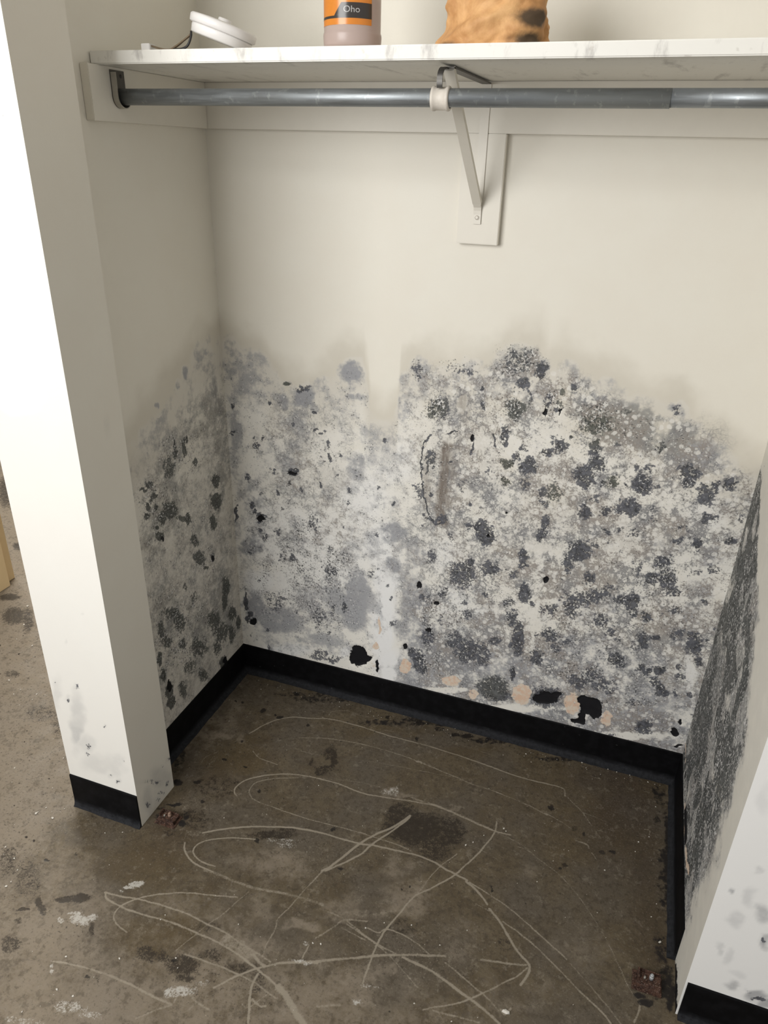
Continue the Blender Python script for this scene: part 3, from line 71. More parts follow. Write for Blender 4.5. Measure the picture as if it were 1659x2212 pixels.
 "olive": [[0.5759,0.9463,29.0,1.7,3.8,-29.0,1],[0.7653,0.9658,23.3,2.4,3.0,-22.5,0.8],[0.9518,0.953,14.2,2.1,2.6,-18.4,1],[1.0085,0.9718,11.3,1.8,2.6,-18.7,0.7],[1.0905,0.9461,11.6,2.1,2.8,-18.7,0.6],[1.005,0.8244,44.3,6.9,8.3,-48.0,1],[0.879,0.774,38.3,4.8,5.7,-31.9,1],[0.7602,0.8329,49.9,5.0,7.5,-46.7,1],[0.7591,0.787,49.3,4.8,10.0,-58.7,1],[0.7875,0.166,19.2,1.8,6.2,-20.6,0.5],[0.1839,0.9568,54.8,-2.1,16.7,-138.2,1],[0.8683,1.0065,49.0,6.4,4.8,-37.4,1],[0.5847,0.7923,21.0,1.2,3.3,-20.1,0.3],[-0.3049,0.0554,560.9,-72.1,143.9,-542.7,0.1],[0.7722,1.0796,24.2,2.6,2.6,-24.0,0.4]],
 "brown": [[0.5715,0.8148,38.2,2.1,9.2,-58.1,0.5],[0.5635,0.7384,82.2,4.2,2.3,-13.1,0.6],[0.6257,0.799,60.8,4.1,3.3,-20.3,0.7],[0.6188,0.7226,69.4,4.5,3.5,-19.6,0.75],[0.6044,0.6615,68.1,4.1,9.1,-47.4,0.6],[0.5995,0.6407,50.7,3.0,24.4,-125.1,0.6],[0.634,0.8489,48.0,3.3,9.2,-59.6,0.6],[0.6404,0.9661,89.4,6.6,3.8,-29.5,0.5],[0.8094,0.7872,64.4,7.1,8.9,-51.7,0.9],[0.6267,0.953,44.3,3.1,5.8,-43.9,0.3],[0.966,0.5586,14.9,2.1,2.9,-12.5,0.2],[0.2183,0.7979,24.9,-0.7,3.9,-25.8,0.35],[0.6537,0.8158,9.6,0.7,1.1,-6.9,0.25],[0.8904,0.7099,7.6,1.0,1.9,-10.0,0.3],[1.1021,0.7147,9.8,1.7,2.8,-13.8,0.35],[0.7905,0.5864,14.2,1.4,2.7,-12.5,0.3],[0.31,0.7076,18.8,-0.1,3.2,-18.7,0.25]],
 "white": [[0.4636,0.291,24.0,0.6,1.5,-5.8,1],[0.4816,0.1497,23.4,0.7,3.4,-12.0,1],[0.4663,0.4442,21.9,0.6,2.6,-11.3,0.9],[0.4439,0.5406,15.1,0.3,2.5,-11.8,0.75],[0.3891,0.668,12.7,0.1,1.9,-10.6,0.6],[0.4756,0.787,13.5,0.4,2.6,-15.9,0.5],[0.1521,0.1164,11.6,-0.4,11.4,-41.1,0.8],[0.2803,0.477,5.9,-0.1,1.4,-6.7,0.55],[0.0693,0.3374,16.3,-0.9,4.8,-20.8,0.8],[0.1384,0.5215,8.6,-0.4,1.7,-8.5,0.5],[0.2208,0.3726,7.6,-0.2,2.5,-10.7,0.5],[0.6325,0.4097,12.9,0.8,5.5,-22.6,0.5],[0.7295,0.3895,19.9,1.7,8.6,-33.9,0.6],[0.3434,0.1609,42.3,0.0,10.3,-37.1,0.8],[0.6236,0.5506,20.0,1.3,3.9,-18.0,0.5],[1.2676,0.3332,66.2,13.0,3.4,-11.6,0.5],[1.2179,0.7845,20.8,4.3,4.1,-21.7,0.4]],
 "clear": [[0.4479,0.9875,32.4,0.9,1.4,-11.6,1],[0.4452,0.9052,34.3,0.9,3.8,-27.9,0.7],[0.4725,0.3707,45.8,1.3,2.7,-10.9,0.9],[0.4825,0.2159,35.6,1.0,3.4,-12.3,1],[0.4825,0.1163,38.7,1.1,8.7,-29.5,1],[0.8676,0.6029,62.5,7.4,4.1,-19.0,0.55],[0.8678,0.5224,42.9,5.0,5.6,-24.4,0.55],[0.8618,0.4514,32.3,3.7,5.8,-23.5,0.6],[0.8225,0.4489,34.6,3.6,14.4,-58.6,0.4],[0.872,0.3822,103.6,11.8,3.6,-13.7,0.45],[0.8117,0.3515,100.9,10.1,3.6,-13.4,0.4],[0.8433,1.0668,123.5,15.5,3.7,-32.1,0.8],[1.0919,0.0928,4.9,0.7,18.9,-55.6,0.8],[0.8386,0.1082,6.4,0.6,21.4,-67.1,0.8],[0.6509,0.1162,10.4,0.7,22.8,-74.7,0.7],[0.2754,0.1008,5.5,-0.1,23.6,-82.4,0.8],[0.0561,0.1076,28.2,-1.6,12.9,-47.4,0.7],[1.2727,0.3347,92.9,18.3,2.6,-8.7,0.6],[0.1311,0.3549,26.5,-1.2,5.8,-25.3,0.7],[0.501,1.0718,43.8,1.8,4.8,-45.8,0.8],[0.3123,1.0519,8.2,-0.1,5.8,-55.2,0.9],[0.6426,0.9664,81.3,6.0,4.4,-34.1,0.8]],
 "peach": [[0.5306,0.1638,54.8,2.1,10.2,-35.5,0.9],[0.6689,0.1548,33.6,2.3,15.1,-50.7,0.85],[0.7341,0.1267,62.4,5.0,16.9,-54.9,0.7],[0.8686,0.1665,37.4,4.0,8.0,-25.9,1],[1.0021,0.1761,45.5,6.2,7.6,-24.2,0.8],[1.0945,0.155,59.9,9.2,10.3,-31.4,0.75],[0.4498,0.2842,178.7,4.1,6.3,-24.3,0.7],[0.4401,0.2108,78.0,1.6,18.6,-67.9,0.8],[0.4329,0.1391,57.5,1.1,12.2,-42.4,0.4],[0.0415,0.1334,25.9,-1.6,11.0,-41.0,0.25],[0.6436,0.124,14.6,0.9,30.2,-99.8,0.3]],
 "fleck": [[0.271,0.7801,18.9,-0.3,2.7,-17.1,0.6],[0.225,0.5388,17.7,-0.4,2.8,-13.8,0.8],[0.1946,0.4736,17.3,-0.5,3.5,-16.7,0.8],[0.2065,0.3848,5.2,-0.1,1.6,-7.2,0.75],[0.3081,0.4383,11.8,-0.1,2.1,-9.5,0.8],[0.2777,0.2753,8.5,-0.1,3.1,-12.4,0.8],[0.1273,0.2703,10.9,-0.5,2.5,-10.2,0.5],[0.1051,0.4394,11.2,-0.6,2.3,-10.9,0.4],[0.5759,0.9463,27.2,1.6,3.4,-25.6,1],[0.7626,0.971,31.1,3.2,4.0,-30.1,1],[0.7619,1.0785,16.0,1.7,2.3,-21.2,0.7],[0.6198,1.0521,18.2,1.3,5.2,-46.2,0.5],[0.5256,1.0305,36.4,1.7,3.4,-30.0,0.5],[0.9486,0.9742,16.6,2.5,3.2,-23.2,0.8],[0.8443,0.9927,40.3,5.0,3.3,-25.7,0.8],[1.0943,0.9251,64.8,11.8,8.8,-57.7,1],[1.1665,0.8489,47.3,9.3,9.7,-55.9,1],[1.0696,0.8321,38.4,6.6,6.3,-36.5,0.6],[0.6353,0.3657,11.0,0.7,1.9,-7.4,0.7],[0.6776,0.4926,13.4,1.0,4.0,-17.7,0.7],[0.9941,0.3565,5.7,0.8,1.6,-5.7,0.6],[1.1341,0.5319,7.8,1.4,2.0,-8.4,0.6],[1.1511,0.6136,19.3,3.5,4.5,-19.7,0.8],[0.7803,0.4457,13.6,1.3,2.8,-11.6,0.5],[1.127,0.2461,8.7,1.4,3.4,-11.0,0.6],[0.5353,0.8214,13.9,0.6,2.1,-13.5,0.3],[0.7103,0.8249,11.0,1.0,1.3,-8.3,0.35],[0.9242,0.8594,9.6,1.3,1.4,-8.7,0.4],[1.0243,0.7478,12.0,1.9,2.6,-13.9,0.4],[0.1806,0.8689,10.7,-0.4,1.6,-11.4,0.3],[0.0808,0.5395,13.6,-0.8,2.2,-11.3,0.4],[0.6049,0.2015,18.3,1.0,4.4,-15.4,0.7],[0.3508,0.1461,22.5,0.1,8.3,-29.5,0.5]],
 "cell": [[0.7166,0.7526,6.7,0.6,1.2,-6.7,0.6],[0.937,0.7676,5.9,0.8,1.2,-6.4,0.8],[1.1316,0.7206,6.6,1.2,1.7,-8.3,0.8],[0.9714,0.5195,4.9,0.7,1.3,-5.7,0.9],[1.1762,0.4755,8.5,1.5,1.5,-5.7,0.8],[0.7803,0.4457,6.8,0.6,1.9,-7.8,0.75],[0.6343,0.3805,9.6,0.6,2.8,-11.1,0.6],[1.112,0.9332,9.5,1.8,2.0,-13.3,0.5],[0.8045,0.9765,6.3,0.7,1.5,-11.4,0.5],[0.2108,0.536,4.4,-0.1,0.8,-3.8,0.35],[0.2183,0.7979,6.2,-0.2,1.1,-7.0,0.3],[1.0081,0.2558,4.2,0.6,3.2,-10.9,0.6],[0.6451,0.9326,8.9,0.7,2.0,-14.5,0.4]]}
EDGE = [[-0.0462,1.0971],[-0.0032,1.0484],[0.0305,1.0483],[0.1092,1.0363],[0.146,0.9871],[0.184,0.9604],[0.2357,0.9594],[0.2743,0.9842],[0.3121,1.0153],[0.3427,1.0325],[0.3909,1.0355],[0.4037,0.9821],[0.4109,0.9125],[0.4478,0.8996],[0.4805,0.9336],[0.4866,1.026],[0.5127,1.0643],[0.5579,1.0648],[0.6142,1.0536],[0.6683,1.0597],[0.6987,1.08],[0.7376,1.1123],[0.8023,1.129],[0.8254,1.0803],[0.8513,1.0986],[0.8821,1.0917],[0.9351,1.065],[0.987,1.0445],[1.0491,1.0172],[1.0769,1.0209],[1.1126,1.0296],[1.1479,0.9912],[1.192,0.9559],[1.244,0.9269],[1.2946,0.9032],[1.3522,0.8863]]
SMEAR = [[[0.5657,0.8753],[0.5516,0.8368],[0.548,0.7842],[0.555,0.7319],[0.5706,0.68],[0.5856,0.6431],[0.6155,0.6409]],[[0.6484,0.9807],[0.649,0.9502],[0.6525,0.9265]],[[0.6107,0.8854],[0.6308,0.8955]],[[0.6128,0.8535],[0.6083,0.8126],[0.6083,0.7565],[0.604,0.6784],[0.6152,0.6448]],[[0.562,0.7751],[0.5642,0.8018]],[[0.6742,0.8877],[0.6765,0.8596],[0.6728,0.8411]],[[0.7222,0.8982],[0.7254,0.8706]]]
LEFT = {
 "film": [[-0.0876,1.0037,15.9,-2.4,-2.9,-12.2,0.45],[-0.1682,1.005,73.5,-12.3,-15.8,-63.4,0.75],[-0.1994,0.9906,75.4,-13.0,-15.6,-59.5,0.6],[-0.291,0.9563,95.3,-17.8,-33.8,-114.0,0.6],[-0.0548,0.9356,32.3,-4.7,-9.2,-34.1,0.7],[-0.0358,0.8806,29.2,-4.1,-7.8,-26.4,0.6],[-0.1273,0.8836,7.9,-1.2,-3.6,-11.7,0.5],[-0.2248,0.8434,10.3,-1.8,-5.9,-16.7,0.5],[-0.3342,0.8928,26.5,-5.1,-8.8,-25.7,0.5],[-0.1255,0.7576,9.1,-1.4,-4.9,-12.9,0.35],[-0.0724,0.6564,17.6,-2.5,-5.1,-12.1,0.6],[-0.3027,0.7771,10.9,-2.0,-5.6,-13.9,0.45],[-0.2999,0.6901,10.5,-1.9,-6.1,-13.3,0.55],[-0.1855,0.5142,7.5,-1.2,-7.4,-14.1,0.4],[-0.0922,0.343,11.3,-1.6,-5.4,-9.1,0.55],[-0.3114,0.4017,8.1,-1.4,-7.3,-11.6,0.55],[-0.179,0.2554,8.3,-1.2,-7.0,-10.5,0.6],[-0.3391,0.2429,9.5,-1.6,-8.0,-10.9,0.5],[-0.0561,0.224,18.6,-2.4,-7.7,-12.0,0.6],[-0.3492,0.6256,13.5,-2.5,-10.0,-19.7,0.4],[-0.0524,0.7962,19.7,-2.8,-5.3,-15.3,0.5]],
 "dark": [[-0.3504,0.7905,63.6,-12.2,-35.0,-85.7,0.85],[-0.3717,0.7877,73.0,-14.3,-71.7,-172.5,0.8],[-0.338,0.7535,79.7,-15.0,-44.7,-104.5,0.9],[-0.3655,0.7392,95.1,-18.3,-41.4,-93.2,0.9],[-0.3349,0.7219,137.5,-25.7,-61.1,-137.0,0.95],[-0.3716,0.7168,94.9,-18.3,-54.6,-118.7,0.9],[-0.3516,0.7474,141.0,-26.9,-60.8,-139.7,0.9],[-0.284,0.693,30.5,-5.4,-17.9,-39.7,0.8],[-0.3159,0.685,66.6,-12.2,-23.2,-50.1,0.85],[-0.336,0.6469,59.6,-11.0,-38.9,-79.2,0.9],[-0.3406,0.6717,67.9,-12.7,-64.0,-133.8,0.8],[-0.2194,0.6376,95.9,-15.9,-29.3,-63.0,0.95],[-0.0794,0.6893,43.0,-6.2,-19.9,-49.2,0.8],[-0.0854,0.6315,35.4,-5.1,-14.3,-32.8,0.82],[-0.1074,0.5771,47.4,-7.0,-20.8,-44.3,0.8],[-0.2377,0.6514,35.0,-5.9,-59.0,-127.7,0.7],[-0.2706,0.8003,37.9,-6.8,-11.4,-29.8,0.55],[-0.2022,0.8258,125.3,-21.1,-14.6,-41.1,0.9],[-0.1855,0.8418,165.2,-27.4,-28.2,-82.4,0.9],[-0.2369,0.8511,174.1,-30.4,-41.9,-120.7,0.8],[-0.2374,0.8263,129.6,-22.6,-21.6,-59.6,0.8],[-0.1659,0.7728,119.1,-19.2,-37.3,-98.9,0.85],[-0.1865,0.5076,32.0,-5.0,-23.3,-44.0,0.75],[-0.1225,0.4738,104.9,-15.4,-39.9,-75.6,1],[-0.157,0.463,71.8,-10.9,-74.5,-136.9,0.95],[-0.1986,0.5697,46.1,-7.4,-25.8,-52.0,0.6],[-0.0709,0.3494,43.2,-5.9,-14.7,-25.4,0.8],[-0.0844,0.3068,55.5,-7.6,-21.1,-34.8,0.85],[-0.0482,0.2438,37.2,-4.8,-23.7,-37.8,0.75],[-0.3287,0.4196,24.7,-4.4,-29.6,-47.1,0.65],[-0.2998,0.3726,31.7,-5.4,-22.1,-34.3,0.65],[-0.1459,0.2814,29.0,-4.2,-15.5,-24.3,0.7],[-0.1096,0.2175,21.5,-3.0,-16.8,-25.3,0.65],[-0.3604,0.3546,35.6,-6.4,-29.4,-43.3,0.65],[-0.2285,0.2415,21.5,-3.4,-20.0,-28.8,0.6],[-0.3749,0.2056,60.3,-10.8,-21.0,-27.0,0.95],[-0.3923,0.2673,83.2,-15.2,-35.8,-47.9,0.8],[-0.1191,0.1116,47.5,-6.6,-30.1,-41.7,0.9],[-0.2786,0.2141,31.8,-5.2,-23.1,-31.7,0.55],[-0.2207,0.1391,34.6,-5.3,-28.3,-37.8,0.55],[-0.1404,0.1805,39.3,-5.6,-20.9,-30.2,0.6],[-0.0622,0.1777,46.2,-6.1,-19.7,-29.6,0.7],[-0.3757,0.4005,64.2,-11.8,-23.4,-35.5,0.7],[-0.2966,0.3038,58.0,-9.8,-32.4,-47.4,0.7],[-0.0192,0.1919,71.8,-9.0,-23.7,-36.8,0.7],[-0.3962,0.3216,102.0,-18.9,-24.6,-34.4,0.9],[-0.3744,0.1616,47.6,-8.4,-36.5,-45.4,0.8],[-0.3199,0.166,45.4,-7.7,-24.4,-31.4,0.6],[-0.2249,0.4066,44.9,-7.2,-29.1,-48.7,0.5],[-0.2602,0.4562,94.1,-15.8,-40.9,-70.4,0.7]],
 "fleck": [[-0.2378,0.8241,13.0,-2.3,-6.1,-16.7,0.8],[-0.33,0.7283,11.0,-2.0,-5.2,-11.8,0.8],[-0.1915,0.6139,9.3,-1.5,-5.8,-12.3,0.5],[-0.319,0.5842,10.3,-1.9,-8.0,-15.3,0.4],[-0.1667,0.49,10.9,-1.7,-9.2,-17.4,0.7],[-0.2712,0.3909,5.8,-1.0,-7.1,-11.4,0.7],[-0.3274,0.31,8.0,-1.4,-7.8,-11.2,0.9],[-0.1811,0.2409,8.3,-1.2,-8.4,-12.5,0.5],[-0.1659,0.7728,15.9,-2.6,-7.5,-19.8,0.6]],
 "black": [[-0.1229,0.4711,104.9,-15.4,-51.5,-97.1,1],[-0.3721,0.2218,96.7,-17.3,-35.7,-46.7,1],[-0.1086,0.1109,75.3,-10.3,-46.4,-64.7,1],[-0.3285,0.6368,106.2,-19.5,-77.9,-157.1,0.9]],
 "brown": [[-0.1959,0.4481,4.9,-0.8,-3.2,-5.7,0.4],[-0.3342,0.8015,9.4,-1.8,-5.7,-14.3,0.3],[-0.1966,0.1378,6.8,-1.0,-7.4,-10.0,0.5]],
 "clear": [[-0.2479,0.1184,42.2,-6.6,-19.4,-25.2,0.8],[-0.3197,0.1013,22.3,-3.7,-49.7,-61.1,0.5]],
 "olive": [[-0.3816,0.3475,8.5,-1.6,-8.0,-11.6,0.8],[-0.3383,0.7797,18.8,-3.6,-8.7,-21.2,0.5]]}
LEDGE = [[-0.4477,0.8897],[-0.395,0.9189],[-0.3606,0.929],[-0.2858,0.9657],[-0.1968,1.0055],[-0.1438,1.0341],[-0.0998,1.0581],[-0.0043,1.0555],[0.0296,1.0546]]
FRONT = {
 "film": [[1.3198,0.369,194.9,42.3,67.6,-140.8,0.9],[1.3392,0.3036,74.5,16.3,20.6,-40.4,0.45],[1.375,0.334,86.3,19.9,19.0,-37.6,0.8],[1.3954,0.2743,97.2,22.6,26.5,-49.6,0.95],[1.3273,0.217,184.3,38.6,29.5,-54.4,0.5],[1.3489,0.2065,108.1,23.2,20.9,-37.8,0.3],[1.3469,0.4314,141.8,32.5,40.7,-88.5,0.4],[1.2883,0.5493,482.7,105.8,128.7,-320.1,0.6],[1.3514,0.3642,98.7,22.3,20.6,-42.2,0.35],[1.3706,0.1309,90.9,19.7,47.1,-80.0,0.8],[1.414,0.1219,58.8,13.4,48.0,-79.6,1],[1.4317,0.1117,81.1,18.9,36.3,-59.4,1],[1.3764,0.1685,64.7,14.3,42.4,-73.9,0.25],[1.3142,0.5883,106.6,24.5,12.9,-33.1,0.2],[-0.0689,0.2848,47.5,-9.3,3.4,-10.2,0.4],[-0.082,0.238,53.5,-10.6,9.9,-29.1,0.55],[-0.0523,0.2195,37.7,-7.1,12.1,-34.7,0.3],[-0.0282,0.1698,18.8,-3.3,12.3,-33.9,0.25],[0.0225,0.1809,38.3,-6.3,10.4,-28.5,0.25],[-0.1184,0.3514,63.2,-13.6,5.7,-18.5,0.25]],
 "dark": [[1.3189,0.3697,682.1,147.7,202.7,-422.6,0.8],[1.3941,0.2736,226.6,52.7,53.1,-99.2,0.8],[1.4188,0.1178,92.4,21.2,86.6,-143.0,0.9],[1.3986,0.128,429.0,96.2,143.1,-239.8,1],[-0.0467,0.2143,150.9,-28.0,34.6,-99.0,0.55],[-0.0559,0.1863,186.9,-34.9,48.6,-136.5,0.5],[0.0162,0.1268,251.9,-41.2,50.4,-133.2,0.8],[0.0071,0.2961,391.6,-68.3,80.6,-242.1,0.6],[-0.0831,0.3447,383.6,-78.2,46.2,-147.8,0.6],[-0.0476,0.3995,196.7,-38.6,46.0,-152.7,0.5],[-0.1129,0.3892,383.5,-82.7,75.2,-251.4,0.6],[-0.0517,0.3917,261.4,-51.5,46.0,-152.0,0.4],[-0.0591,0.523,403.3,-83.8,54.7,-203.9,0.4],[0.001,0.5984,420.2,-81.2,108.3,-428.4,0.4],[-0.0836,0.3486,153.6,-31.4,57.7,-185.1,0.5],[0.0474,1.5123,222.5,-56.3,4.8,-397.6,0.35],[0.0363,1.5216,158.5,-41.1,1.9,-199.7,0.2],[1.2978,0.5747,735.5,164.8,192.7,-489.8,0.5],[0.0004,0.1433,188.6,-31.8,62.5,-167.7,0.5],[0.047,0.2043,259.1,-41.0,50.1,-138.9,0.5]],
 "white": [[-0.0438,1.0885,13.4,-3.3,1.9,-15.3,1]],
 "black": [[-0.0454,1.0822,187.2,-46.2,17.7,-143.1,0.35]]}
RET = {
 "dark": [[-0.5221,0.1022,103.2,-18.9,-121.6,-128.9,0.4],[-0.5105,0.0358,124.9,-22.5,-101.8,-103.8,0.6],[-0.5569,0.0182,103.7,-19.3,-128.0,-124.8,0.5],[-0.5629,0.0873,21.3,-4.0,-126.8,-129.2,0.35],[-0.591,0.0376,89.8,-17.3,-82.3,-79.3,0.5],[-0.545,0.0302,51.5,-9.5,-105.3,-104.3,0.35],[-0.4915,0.097,125.2,-22.4,-98.6,-106.4,0.6]],
 "film": [[-0.5364,0.0769,20.7,-3.8,-24.8,-25.6,0.4],[-0.5885,0.0507,38.6,-7.4,-21.8,-21.3,0.4],[-0.5393,0.9921,92.0,-19.9,-24.8,-75.4,0.15]]}
